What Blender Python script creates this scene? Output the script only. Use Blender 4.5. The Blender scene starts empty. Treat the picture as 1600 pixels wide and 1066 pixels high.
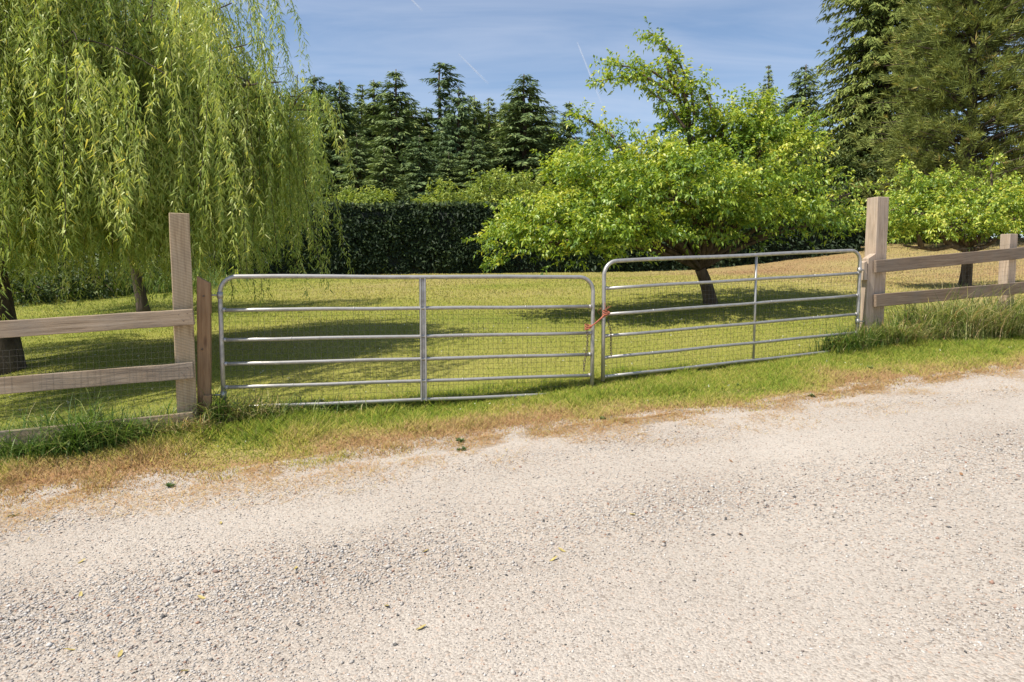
import bpy, bmesh, math, random
import numpy as np
from mathutils import Vector, Matrix

random.seed(7)
RNG = np.random.default_rng(11)
S = bpy.context.scene
COL = S.collection

# ------------------------------------------------------------------ camera
CAM_H = 1.5
FPX = 1067.0                      # focal length in photograph pixels (24 mm equivalent)
PITCH = math.radians(4.72)
cam_d = bpy.data.cameras.new('camera')
cam_d.sensor_width = 36.0
cam_d.lens = FPX / 1600.0 * 36.0
cam_d.clip_start = 0.05
cam_d.clip_end = 20000.0
cam = bpy.data.objects.new('camera', cam_d)
cam.location = (0, 0, CAM_H)
cam.rotation_euler = (math.pi / 2 - PITCH, 0, 0)
COL.objects.link(cam)
S.camera = cam

# ------------------------------------------------------------------ sky, sun, exposure
SUN_H = Vector((-0.87, -0.45)).normalized()      # horizontal direction towards the sun
SUN_EL = math.radians(57)
world = bpy.data.worlds.new('World')
S.world = world
world.use_nodes = True
wn = world.node_tree.nodes; wl = world.node_tree.links
wn.clear()
w_out = wn.new('ShaderNodeOutputWorld')
w_bg = wn.new('ShaderNodeBackground')
w_bg.inputs['Strength'].default_value = 0.10
w_sky = wn.new('ShaderNodeTexSky')
w_sky.sky_type = 'NISHITA'
w_sky.sun_disc = False
w_sky.sun_elevation = SUN_EL
w_sky.sun_rotation = math.atan2(SUN_H.x, SUN_H.y)
w_sky.air_density = 1.0
w_sky.dust_density = 0.3
w_sky.ozone_density = 2.2
# thin cirrus: streaky noise laid on a high flat layer
w_tc = wn.new('ShaderNodeTexCoord')
w_sep = wn.new('ShaderNodeSeparateXYZ')
w_add = wn.new('ShaderNodeMath'); w_add.operation = 'ADD'; w_add.inputs[1].default_value = 0.12
w_max = wn.new('ShaderNodeMath'); w_max.operation = 'MAXIMUM'; w_max.inputs[1].default_value = 0.05
w_dx = wn.new('ShaderNodeMath'); w_dx.operation = 'DIVIDE'
w_dy = wn.new('ShaderNodeMath'); w_dy.operation = 'DIVIDE'
w_com = wn.new('ShaderNodeCombineXYZ')
w_map = wn.new('ShaderNodeMapping')
w_map.inputs['Rotation'].default_value = (0, 0, math.radians(-24))
w_map.inputs['Scale'].default_value = (0.75, 2.3, 1)
w_noi = wn.new('ShaderNodeTexNoise')
w_noi.inputs['Scale'].default_value = 1.35
w_noi.inputs['Detail'].default_value = 9
w_noi.inputs['Roughness'].default_value = 0.55
w_noi.inputs['Distortion'].default_value = 0.7
w_ramp = wn.new('ShaderNodeValToRGB')
w_ramp.color_ramp.elements[0].position = 0.36
w_ramp.color_ramp.elements[0].color = (0.03, 0.03, 0.03, 1)
w_ramp.color_ramp.elements[1].position = 0.78
w_ramp.color_ramp.elements[1].color = (0.34, 0.34, 0.34, 1)
w_mix = wn.new('ShaderNodeMixRGB')
w_mix.inputs['Color2'].default_value = (6.0, 6.2, 6.8, 1)
wl.new(w_tc.outputs['Generated'], w_sep.inputs[0])
wl.new(w_sep.outputs['Z'], w_add.inputs[0])
wl.new(w_add.outputs[0], w_max.inputs[0])
wl.new(w_sep.outputs['X'], w_dx.inputs[0]); wl.new(w_max.outputs[0], w_dx.inputs[1])
wl.new(w_sep.outputs['Y'], w_dy.inputs[0]); wl.new(w_max.outputs[0], w_dy.inputs[1])
wl.new(w_dx.outputs[0], w_com.inputs['X']); wl.new(w_dy.outputs[0], w_com.inputs['Y'])
wl.new(w_com.outputs[0], w_map.inputs['Vector'])
wl.new(w_map.outputs[0], w_noi.inputs['Vector'])
wl.new(w_noi.outputs['Fac'], w_ramp.inputs['Fac'])
wl.new(w_ramp.outputs['Color'], w_mix.inputs['Fac'])
wl.new(w_sky.outputs['Color'], w_mix.inputs['Color1'])
wl.new(w_mix.outputs['Color'], w_bg.inputs['Color'])
wl.new(w_bg.outputs[0], w_out.inputs['Surface'])

sun_d = bpy.data.lights.new('sun', 'SUN')
sun_d.energy = 4.3
sun_d.angle = math.radians(0.53)
sun_d.color = (1.0, 0.94, 0.84)
sun = bpy.data.objects.new('sun', sun_d)
sdir = Vector((SUN_H.x * math.cos(SUN_EL), SUN_H.y * math.cos(SUN_EL), math.sin(SUN_EL)))
sun.rotation_euler = sdir.to_track_quat('Z', 'Y').to_euler()
sun.location = sdir * 60
COL.objects.link(sun)

S.view_settings.view_transform = 'Standard'
S.view_settings.look = 'None'
S.view_settings.exposure = 0.62
S.view_settings.gamma = 1.0
S.render.engine = 'CYCLES'

# ------------------------------------------------------------------ helpers
def at(px, py, D):
    """world point seen at photograph pixel (px, py) at forward distance D (metres)"""
    u = (px - 800.0) / FPX; v = (533.0 - py) / FPX
    c, s = math.cos(PITCH), math.sin(PITCH)
    dx, dy, dz = u, c + v * s, -s + v * c
    k = D / dy
    return np.array((dx * k, D, CAM_H + dz * k))

def ray_plane_road(px, py):
    u = (px - 800.0) / FPX; v = (533.0 - py) / FPX
    c, s = math.cos(PITCH), math.sin(PITCH)
    d = np.array((u, c + v * s, -s + v * c))
    # CAM_H + d.z k = R0 + RS * d.x k
    k = (R0 - CAM_H) / (d[2] - RS * d[0])
    return d * k + np.array((0, 0, CAM_H))

def tag(o, label=None, cat=None, group=None, kind=None):
    if label: o['label'] = label
    if cat: o['category'] = cat
    if group: o['group'] = group
    if kind: o['kind'] = kind
    return o

def empty(name, loc, rz=0.0):
    o = bpy.data.objects.new(name, None)
    o.empty_display_size = 0.2
    o.location = Vector(loc); o.rotation_euler = (0, 0, rz)
    COL.objects.link(o)
    return o

def link(name, me, mat=None, parent=None, loc=None):
    o = bpy.data.objects.new(name, me)
    COL.objects.link(o)
    if mat is not None and len(me.materials) == 0:
        me.materials.append(mat)
    if parent is not None:
        o.parent = parent
    if loc is not None:
        o.location = loc
    return o

def mesh_np(name, V, F, tint=None, smooth=False):
    """V (n,3); F array (m,k) or list of arrays with different k"""
    me = bpy.data.meshes.new(name)
    V = np.ascontiguousarray(V, dtype=np.float32)
    if not isinstance(F, list): F = [F]
    F = [np.asarray(f, dtype=np.int32) for f in F if len(f)]
    me.vertices.add(len(V)); me.vertices.foreach_set('co', V.ravel())
    tot = np.concatenate([np.full(len(f), f.shape[1], np.int32) for f in F])
    loops = np.concatenate([f.ravel() for f in F])
    start = np.concatenate(([0], np.cumsum(tot)[:-1])).astype(np.int32)
    me.loops.add(len(loops)); me.loops.foreach_set('vertex_index', loops)
    me.polygons.add(len(tot)); me.polygons.foreach_set('loop_start', start)
    try: me.polygons.foreach_set('loop_total', tot)
    except Exception: pass
    if smooth:
        me.polygons.foreach_set('use_smooth', np.ones(len(tot), dtype=bool))
    if tint is not None:
        a = me.attributes.new('tint', 'FLOAT', 'POINT')
        a.data.foreach_set('value', np.ascontiguousarray(tint, dtype=np.float32))
    me.update(calc_edges=True)
    return me

class MB:
    def __init__(s): s.V = []; s.Q = []; s.T = []; s.n = 0
    def add(s, v, quads=None, tris=None):
        v = np.asarray(v, float)
        if quads is not None and len(quads): s.Q.append(np.asarray(quads) + s.n)
        if tris is not None and len(tris): s.T.append(np.asarray(tris) + s.n)
        s.V.append(v); s.n += len(v)
    def tube(s, path, rad, seg=8, cap=True):
        P = np.asarray(path, float); n = len(P)
        R = np.broadcast_to(np.asarray(rad, float), (n,))
        T = np.gradient(P, axis=0); T /= np.linalg.norm(T, axis=1)[:, None] + 1e-9
        ref = np.array((0.13, 0.21, 1.0)) if abs(T[:, 2]).mean() < 0.9 else np.array((1.0, 0.1, 0.0))
        A = np.cross(T, ref); A /= np.linalg.norm(A, axis=1)[:, None] + 1e-9
        B = np.cross(A, T)
        th = np.arange(seg) * 2 * math.pi / seg
        ring = P[:, None, :] + R[:, None, None] * (np.cos(th)[None, :, None] * A[:, None, :] + np.sin(th)[None, :, None] * B[:, None, :])
        V = ring.reshape(-1, 3)
        i = np.arange(n - 1)[:, None] * seg; j = np.arange(seg)[None, :]; j2 = (j + 1) % seg
        q = np.stack([i + j, i + j2, i + seg + j2, i + seg + j], -1).reshape(-1, 4)
        tr = []
        if cap:
            V = np.vstack([V, P[0], P[-1]])
            c0 = n * seg; c1 = c0 + 1
            for k in range(seg):
                tr.append((c0, (k + 1) % seg, k)); tr.append((c1, (n - 1) * seg + k, (n - 1) * seg + (k + 1) % seg))
        s.add(V, q, tr)
    def mesh(s, name, smooth=True, tint=None):
        F = []
        if s.Q: F.append(np.vstack(s.Q))
        if s.T: F.append(np.vstack(s.T))
        return mesh_np(name, np.vstack(s.V), F, tint, smooth)

def norm(a):
    return a / (np.linalg.norm(a, axis=-1, keepdims=True) + 1e-9)

def rnd_dir(n):
    return norm(RNG.normal(size=(n, 3)))

def leaves_np(P, A, N, L, W, fold=0.25, mid=0.45, droop=0.0):
    """kite-shaped leaf blades, folded along the midrib"""
    A = norm(A); B = norm(np.cross(A, N)); N = np.cross(B, A)
    L = np.asarray(L).reshape(-1, 1); W = np.asarray(W).reshape(-1, 1)
    m = P + A * L * mid
    l = m + B * W * .5 + N * W * fold
    r = m - B * W * .5 + N * W * fold
    t = P + A * L + np.array((0, 0, -1.0)) * droop * L
    V = np.stack([P, l, t, r], 1).reshape(-1, 3)
    k = np.arange(len(P))[:, None] * 4
    F = np.vstack([k + np.array((0, 2, 1)), k + np.array((0, 3, 2))])
    return V, F

def value_noise(x, y, seed=0):
    r = np.random.default_rng(seed).random((64, 64))
    xi = np.floor(x).astype(int); yi = np.floor(y).astype(int)
    fx = x - xi; fy = y - yi
    fx = fx * fx * (3 - 2 * fx); fy = fy * fy * (3 - 2 * fy)
    g = lambda a, b: r[a % 64, b % 64]
    return (g(xi, yi) * (1 - fx) + g(xi + 1, yi) * fx) * (1 - fy) + (g(xi, yi + 1) * (1 - fx) + g(xi + 1, yi + 1) * fx) * fy

def fbm(x, y, seed=0, o=3):
    v = 0; a = .5; t = 0
    for k in range(o):
        v = v + a * value_noise(x * 2 ** k, y * 2 ** k, seed + k); t += a; a *= .5
    return v / t

def sstep(a, b, x):
    t = np.clip((x - a) / (b - a), 0, 1)
    return t * t * (3 - 2 * t)

# ------------------------------------------------------------------ materials
def new_mat(name):
    m = bpy.data.materials.new(name); m.use_nodes = True
    nt = m.node_tree; nt.nodes.clear()
    out = nt.nodes.new('ShaderNodeOutputMaterial')
    return m, nt, out

def ramp(nt, stops, interp='LINEAR'):
    r = nt.nodes.new('ShaderNodeValToRGB'); cr = r.color_ramp; cr.interpolation = interp
    while len(cr.elements) < len(stops): cr.elements.new(0.5)
    for e, (p, c) in zip(cr.elements, stops):
        e.position = p; e.color = (c[0], c[1], c[2], 1)
    return r

def noise(nt, scale, detail=4, rough=0.55, coord=None, dist=0.0):
    n = nt.nodes.new('ShaderNodeTexNoise')
    n.inputs['Scale'].default_value = scale; n.inputs['Detail'].default_value = detail
    n.inputs['Roughness'].default_value = rough; n.inputs['Distortion'].default_value = dist
    if coord is not None: nt.links.new(coord, n.inputs['Vector'])
    return n

def mixc(nt, fac, a, b, mode='MIX'):
    m = nt.nodes.new('ShaderNodeMixRGB'); m.blend_type = mode
    for sock, v in (('Fac', fac), ('Color1', a), ('Color2', b)):
        if hasattr(v, 'is_linked') or hasattr(v, 'links'): nt.links.new(v, m.inputs[sock])
        elif isinstance(v, (tuple, list)): m.inputs[sock].default_value = (v[0], v[1], v[2], 1)
        else: m.inputs[sock].default_value = v
    return m

def mat_leaf(name, stops, transl=0.35, tcol=(1.25, 1.15, 0.45), rough=0.45, spec=0.35, nscale=0.0, up=0.0, gain=1.0, tree_var=False):
    m, nt, out = new_mat(name)
    stops = [(q, tuple(min(.8, c * gain) for c in col)) for q, col in stops]
    nrm = None
    if up > 0:                                       # soft upward lean of the shading normal (fine blades)
        gg = nt.nodes.new('ShaderNodeNewGeometry')
        v1 = nt.nodes.new('ShaderNodeVectorMath'); v1.operation = 'SCALE'; v1.inputs['Scale'].default_value = 1 - up
        nt.links.new(gg.outputs['Normal'], v1.inputs[0])
        v2 = nt.nodes.new('ShaderNodeVectorMath'); v2.operation = 'ADD'; v2.inputs[1].default_value = (0, 0, up); nt.links.new(v1.outputs[0], v2.inputs[0])
        v3 = nt.nodes.new('ShaderNodeVectorMath'); v3.operation = 'NORMALIZE'; nt.links.new(v2.outputs[0], v3.inputs[0]); nrm = v3.outputs[0]
    a = nt.nodes.new('ShaderNodeAttribute'); a.attribute_name = 'tint'
    r = ramp(nt, stops); nt.links.new(a.outputs['Fac'], r.inputs['Fac'])
    col = r.outputs['Color']
    if nscale:
        g = nt.nodes.new('ShaderNodeNewGeometry')
        n = noise(nt, nscale, 3, .5, g.outputs['Position'])
        rr = ramp(nt, [(0.3, (0.72, 0.74, 0.72)), (0.7, (1.18, 1.14, 1.1))]); nt.links.new(n.outputs['Fac'], rr.inputs['Fac'])
        col = mixc(nt, 1.0, col, rr.outputs['Color'], 'MULTIPLY').outputs['Color']
    if tree_var:
        oi = nt.nodes.new('ShaderNodeObjectInfo')
        rv = ramp(nt, [(0.0, (0.70, 0.78, 0.85)), (0.5, (1.0, 1.0, 0.95)), (1.0, (1.38, 1.25, 0.95))]); nt.links.new(oi.outputs['Random'], rv.inputs['Fac'])
        col = mixc(nt, 1.0, col, rv.outputs['Color'], 'MULTIPLY').outputs['Color']
    p = nt.nodes.new('ShaderNodeBsdfPrincipled')
    p.inputs['Roughness'].default_value = rough
    p.inputs['Specular IOR Level'].default_value = spec
    nt.links.new(col, p.inputs['Base Color'])
    if nrm is not None: nt.links.new(nrm, p.inputs['Normal'])
    if transl > 0:
        t = nt.nodes.new('ShaderNodeBsdfTranslucent')
        tc = mixc(nt, 1.0, col, tcol, 'MULTIPLY'); nt.links.new(tc.outputs['Color'], t.inputs['Color'])
        mx = nt.nodes.new('ShaderNodeMixShader'); mx.inputs['Fac'].default_value = transl
        nt.links.new(p.outputs[0], mx.inputs[1]); nt.links.new(t.outputs[0], mx.inputs[2])
        nt.links.new(mx.outputs[0], out.inputs['Surface'])
    else:
        nt.links.new(p.outputs[0], out.inputs['Surface'])
    return m

def mat_bark(name, c1, c2, scale=9.0):
    m, nt, out = new_mat(name)
    g = nt.nodes.new('ShaderNodeTexCoord')
    mp = nt.nodes.new('ShaderNodeMapping'); mp.inputs['Scale'].default_value = (1, 1, 0.25)
    nt.links.new(g.outputs['Object'], mp.inputs['Vector'])
    n = noise(nt, scale, 6, .65, mp.outputs[0], .6)
    r = ramp(nt, [(0.32, c1), (0.68, c2)]); nt.links.new(n.outputs['Fac'], r.inputs['Fac'])
    b = nt.nodes.new('ShaderNodeBump'); b.inputs['Strength'].default_value = .8; b.inputs['Distance'].default_value = .03
    nt.links.new(n.outputs['Fac'], b.inputs['Height'])
    p = nt.nodes.new('ShaderNodeBsdfPrincipled'); p.inputs['Roughness'].default_value = .9
    p.inputs['Specular IOR Level'].default_value = .2
    nt.links.new(r.outputs['Color'], p.inputs['Base Color']); nt.links.new(b.outputs[0], p.inputs['Normal'])
    nt.links.new(p.outputs[0], out.inputs['Surface'])
    return m

def mat_wood(name, base, dark, pale, grey=0.25, saw=0.0):
    """plank whose grain runs along local X"""
    m, nt, out = new_mat(name)
    L = nt.links
    tc = nt.nodes.new('ShaderNodeTexCoord'); oi = nt.nodes.new('ShaderNodeObjectInfo')
    off = nt.nodes.new('ShaderNodeVectorMath'); off.operation = 'SCALE'; off.inputs[0].default_value = (13.0, 7.0, 5.0)
    L.new(oi.outputs['Random'], off.inputs['Scale'])
    ad = nt.nodes.new('ShaderNodeVectorMath'); ad.operation = 'ADD'
    L.new(tc.outputs['Object'], ad.inputs[0]); L.new(off.outputs[0], ad.inputs[1])
    mp = nt.nodes.new('ShaderNodeMapping'); mp.inputs['Scale'].default_value = (0.9, 14, 14)
    L.new(ad.outputs[0], mp.inputs['Vector'])
    g1 = noise(nt, 3.2, 6, .62, mp.outputs[0], .5)
    r1 = ramp(nt, [(0.28, dark), (0.5, base), (0.75, pale)]); L.new(g1.outputs['Fac'], r1.inputs['Fac'])
    # weather stains
    n2 = noise(nt, 2.3, 5, .6, ad.outputs[0])
    r2 = ramp(nt, [(0.42, (0, 0, 0)), (0.72, (1, 1, 1))]); L.new(n2.outputs['Fac'], r2.inputs['Fac'])
    mul = nt.nodes.new('ShaderNodeMath'); mul.operation = 'MULTIPLY'; mul.inputs[1].default_value = grey * 2.0
    L.new(r2.outputs['Color'], mul.inputs[0])
    c2 = mixc(nt, mul.outputs[0], r1.outputs['Color'], (0.21, 0.185, 0.16))
    # knots
    mk = nt.nodes.new('ShaderNodeMapping'); mk.inputs['Scale'].default_value = (1.7, 5.5, 5.5); L.new(ad.outputs[0], mk.inputs['Vector'])
    vo = nt.nodes.new('ShaderNodeTexVoronoi'); vo.inputs['Scale'].default_value = 1.0; L.new(mk.outputs[0], vo.inputs['Vector'])
    rk = ramp(nt, [(0.03, (.8, .8, .8)), (0.12, (0, 0, 0))]); L.new(vo.outputs['Distance'], rk.inputs['Fac'])
    c3 = mixc(nt, rk.outputs['Color'], c2.outputs['Color'], (0.13, 0.075, 0.045))
    col = c3.outputs['Color']
    bsrc = g1.outputs['Fac']
    if saw > 0:
        ms = nt.nodes.new('ShaderNodeMapping'); ms.inputs['Rotation'].default_value = (0, math.radians(20), 0); L.new(tc.outputs['Object'], ms.inputs['Vector'])
        wv = nt.nodes.new('ShaderNodeTexWave'); wv.inputs['Scale'].default_value = 13; wv.inputs['Distortion'].default_value = 1.2
        wv.inputs['Detail'].default_value = 2; wv.inputs['Detail Scale'].default_value = 2.0
        L.new(ms.outputs[0], wv.inputs['Vector'])
        rw = ramp(nt, [(0.2, (1 - saw, 1 - saw, 1 - saw)), (0.75, (1.06, 1.06, 1.06))]); L.new(wv.outputs['Fac'], rw.inputs['Fac'])
        col = mixc(nt, 1.0, col, rw.outputs['Color'], 'MULTIPLY').outputs['Color']
    b = nt.nodes.new('ShaderNodeBump'); b.inputs['Strength'].default_value = .55; b.inputs['Distance'].default_value = .006
    L.new(bsrc, b.inputs['Height'])
    p = nt.nodes.new('ShaderNodeBsdfPrincipled'); p.inputs['Roughness'].default_value = .85
    p.inputs['Specular IOR Level'].default_value = .2
    L.new(col, p.inputs['Base Color']); L.new(b.outputs[0], p.inputs['Normal']); L.new(p.outputs[0], out.inputs['Surface'])
    return m

def mat_metal(name, base, metallic=.75, rough=.42, var=.25):
    m, nt, out = new_mat(name)
    g = nt.nodes.new('ShaderNodeNewGeometry')
    n = noise(nt, 16, 5, .6, g.outputs['Position'])
    lo = tuple(c * (1 - var) for c in base); hi = tuple(min(1, c * (1 + var * .5)) for c in base)
    r = ramp(nt, [(0.3, lo), (0.7, hi)]); nt.links.new(n.outputs['Fac'], r.inputs['Fac'])
    r2 = ramp(nt, [(0.3, (rough + .12,) * 3), (0.7, (rough - .08,) * 3)]); nt.links.new(n.outputs['Fac'], r2.inputs['Fac'])
    p = nt.nodes.new('ShaderNodeBsdfPrincipled'); p.inputs['Metallic'].default_value = metallic
    nt.links.new(r.outputs['Color'], p.inputs['Base Color']); nt.links.new(r2.outputs['Color'], p.inputs['Roughness'])
    nt.links.new(p.outputs[0], out.inputs['Surface'])
    return m

def mat_plain(name, c, rough=.7, var=.2, scale=20):
    m, nt, out = new_mat(name)
    g = nt.nodes.new('ShaderNodeNewGeometry')
    n = noise(nt, scale, 4, .6, g.outputs['Position'])
    r = ramp(nt, [(0.3, tuple(x * (1 - var) for x in c)), (0.7, tuple(x * (1 + var) for x in c))]); nt.links.new(n.outputs['Fac'], r.inputs['Fac'])
    p = nt.nodes.new('ShaderNodeBsdfPrincipled'); p.inputs['Roughness'].default_value = rough
    nt.links.new(r.outputs['Color'], p.inputs['Base Color']); nt.links.new(p.outputs[0], out.inputs['Surface'])
    return m

M_galv = mat_metal('galvanised_steel', (0.46, 0.44, 0.41), .7, .50)
M_wire = mat_metal('fence_wire', (0.17, 0.16, 0.145), .4, .6)
M_rust = mat_metal('rusty_chain', (0.16, 0.12, 0.10), .5, .6)
M_twine = mat_plain('orange_twine', (0.36, 0.11, 0.06), .85, .35, 60)
M_wood_rail = mat_wood('weathered_rail', (0.36, 0.27, 0.185), (0.19, 0.135, 0.09), (0.47, 0.375, 0.28), .34, .0)
M_wood_rail_b = mat_wood('brown_rail', (0.25, 0.175, 0.12), (0.15, 0.10, 0.065), (0.33, 0.25, 0.18), .28, .0)
M_wood_post = mat_wood('sawn_post', (0.46, 0.345, 0.215), (0.31, 0.22, 0.13), (0.55, 0.43, 0.29), .12, .12)
M_wood_stub = mat_wood('brown_stub', (0.31, 0.19, 0.10), (0.20, 0.115, 0.06), (0.38, 0.25, 0.14), .10, .0)
M_wood_pink = mat_wood('pink_post', (0.46, 0.35, 0.26), (0.30, 0.215, 0.15), (0.56, 0.45, 0.35), .24, .0)

# ------------------------------------------------------------------ ground heights
R0 = 0.18; RS = 0.075                                # road surface: z = R0 + RS * x
def road_z(x):
    return R0 + RS * np.clip(x, -14, 16)
_edge_px = [(-500, 872), (-200, 828), (0, 802), (250, 766), (500, 732), (800, 690), (1000, 664), (1200, 640), (1400, 610), (1600, 580), (1900, 538)]
_E = np.array([ray_plane_road(*p) for p in _edge_px])
def edge_y(x):
    y = np.interp(x, _E[:, 0], _E[:, 1])
    y = np.where(x < _E[0, 0], _E[0, 1] + (x - _E[0, 0]) * .27, y)
    y = np.where(x > _E[-1, 0], _E[-1, 1] + (x - _E[-1, 0]) * .27, y)
    return y
_ctrl = [at(*p) for p in [
    (0, 712, 5.75), (150, 690, 5.9), (295, 668, 6.1), (350, 652, 6.29), (655, 638, 6.70), (800, 622, 6.95), (925, 610, 7.10), (942, 596, 7.15),
    (1160, 573, 7.80), (1338, 549, 8.45), (1368, 527, 8.7), (1480, 528, 9.1), (1600, 524, 9.67),
    (1110, 475, 13.5), (1000, 512, 10.7), (600, 560, 8.3), (400, 580, 7.9), (700, 480, 13.5), (500, 430, 30), (920, 427, 30), (1110, 422, 30.5), (1240, 408, 31), (1340, 393, 32),
    (1600, 374, 32), (20, 580, 9.0), (222, 486, 15), (60, 474, 18), (1508, 447, 17), (1250, 440, 17), (700, 450, 20), (270, 452, 22), (-150, 490, 16)]]
for xx in (-11, -6, -2, 2, 6, 11):
    for yy in (-1.0, 1.2):
        _ctrl.append(np.array((xx, float(edge_y(np.array(xx))) - .6 + yy * .5, R0 + RS * xx)))
_ctrl = np.array(_ctrl)
def _tps(lam=0.35):
    n = len(_ctrl); d = np.linalg.norm(_ctrl[:, None, :2] - _ctrl[None, :, :2], axis=2)
    K = d * d * np.log(d + 1e-9) + lam * np.eye(n)
    P = np.c_[np.ones(n), _ctrl[:, :2]]
    A = np.block([[K, P], [P.T, np.zeros((3, 3))]])
    return np.linalg.solve(A, np.r_[_ctrl[:, 2], 0, 0, 0])
_W = _tps()
def _tps_eval(x, y):
    o = np.empty(x.shape)
    for s in range(0, len(x), 20000):
        xs, ys = x[s:s + 20000], y[s:s + 20000]
        d2 = (xs[:, None] - _ctrl[None, :, 0]) ** 2 + (ys[:, None] - _ctrl[None, :, 1]) ** 2
        o[s:s + 20000] = (.5 * d2 * np.log(d2 + 1e-9)) @ _W[:len(_ctrl)] + _W[-3] + _W[-2] * xs + _W[-1] * ys
    return o
GX0, GX1, GY0, GY1, GS = -16.0, 24.0, 0.0, 36.0, 0.1
_gx = np.arange(GX0, GX1 + 1e-6, GS); _gy = np.arange(GY0, GY1 + 1e-6, GS)
_mx, _my = np.meshgrid(_gx, _gy)
_gz = _tps_eval(_mx.ravel(), _my.ravel())
_dd = _my.ravel() - edge_y(_mx.ravel())
_dd = _dd + (fbm(_mx.ravel() * 1.6, _my.ravel() * 1.6, 3) - .5) * .22 + (fbm(_mx.ravel() * 5.1, _my.ravel() * 5.1, 4, 2) - .5) * .40
_rz = road_z(_mx.ravel())
_w = sstep(0.0, 0.9, _dd)
_gz = np.where(_dd < 0, _rz + np.maximum(_dd * .09, -.05), (_rz + .02 * sstep(0, .5, _dd)) * (1 - _w) + _gz * _w)
_gz = _gz + np.where(_dd > 0, (fbm(_mx.ravel() * 1.7, _my.ravel() * 1.7, 9) - .5) * .05 * _w, 0)
_gz = _gz.reshape(_mx.shape)
def gz(x, y):
    x = np.asarray(x, float); y = np.asarray(y, float)
    fx = np.clip((x - GX0) / GS, 0, len(_gx) - 1.001); fy = np.clip((y - GY0) / GS, 0, len(_gy) - 1.001)
    i = fx.astype(int); j = fy.astype(int); u = fx - i; v = fy - j
    return (_gz[j, i] * (1 - u) + _gz[j, i + 1] * u) * (1 - v) + (_gz[j + 1, i] * (1 - u) + _gz[j + 1, i + 1] * u) * v
def gpt(x, y): return np.array((x, y, float(gz(x, y))))
def dry_at(x, y):
    """0 lush .. 1 dead grass, from the distance to the gravel and broad patches"""
    d = y - edge_y(x)
    n = fbm(x * 1.3 + 5, y * 1.3, 21, 5)
    v = 1.0 - sstep(0.15, 1.25, d + (n - .5) * 1.7)
    far = .30 + .55 * (fbm(x * .22 + 3, y * .30, 33, 3) - .42) + .25 * sstep(9, 30, y) + .22 * sstep(3, 10, x) * sstep(9, 18, y)
    far = far - .18 * sstep(-3, -9, x)
    far = np.where(d < 2.6, far * sstep(1.0, 2.6, d) + (.17 + .3 * (fbm(x * 2.1, y * 2.1, 24, 3) - .45)) * (1 - sstep(1.0, 2.6, d)), far)
    return np.clip(np.maximum(v, far), 0, 1)

# ground sheet
def axis(lo, hi, near_lo, near_hi, step, grow=1.25):
    a = list(np.arange(near_lo, near_hi + 1e-6, step)); s = step
    while a[-1] < hi: s *= grow; a.append(a[-1] + s)
    s = step
    while a[0] > lo: s *= grow; a.insert(0, a[0] - s)
    return np.array(a)
ax_x = axis(-900, 900, -11, 12, .15); ax_y = axis(-300, 1500, 3.0, 11, .15, 1.12)
X, Y = np.meshgrid(ax_x, ax_y)
Z = gz(X.ravel(), Y.ravel())
yy_ = Y.ravel()
Z = np.where(yy_ < 0.5, road_z(X.ravel()) - .06, Z)
nx, ny = len(ax_x), len(ax_y)
ii = (np.arange(ny - 1)[:, None] * nx + np.arange(nx - 1)[None, :]).ravel()
gF = np.stack([ii, ii + 1, ii + nx + 1, ii + nx], 1)
g_dry = dry_at(X.ravel(), Y.ravel())
_gd = Y.ravel() - edge_y(X.ravel())
g_dry = np.where(_gd < .75, np.maximum(g_dry, .6) + (1 - sstep(-.05, .75, _gd)), g_dry)      # above 1: gravel washed into the turf
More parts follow.
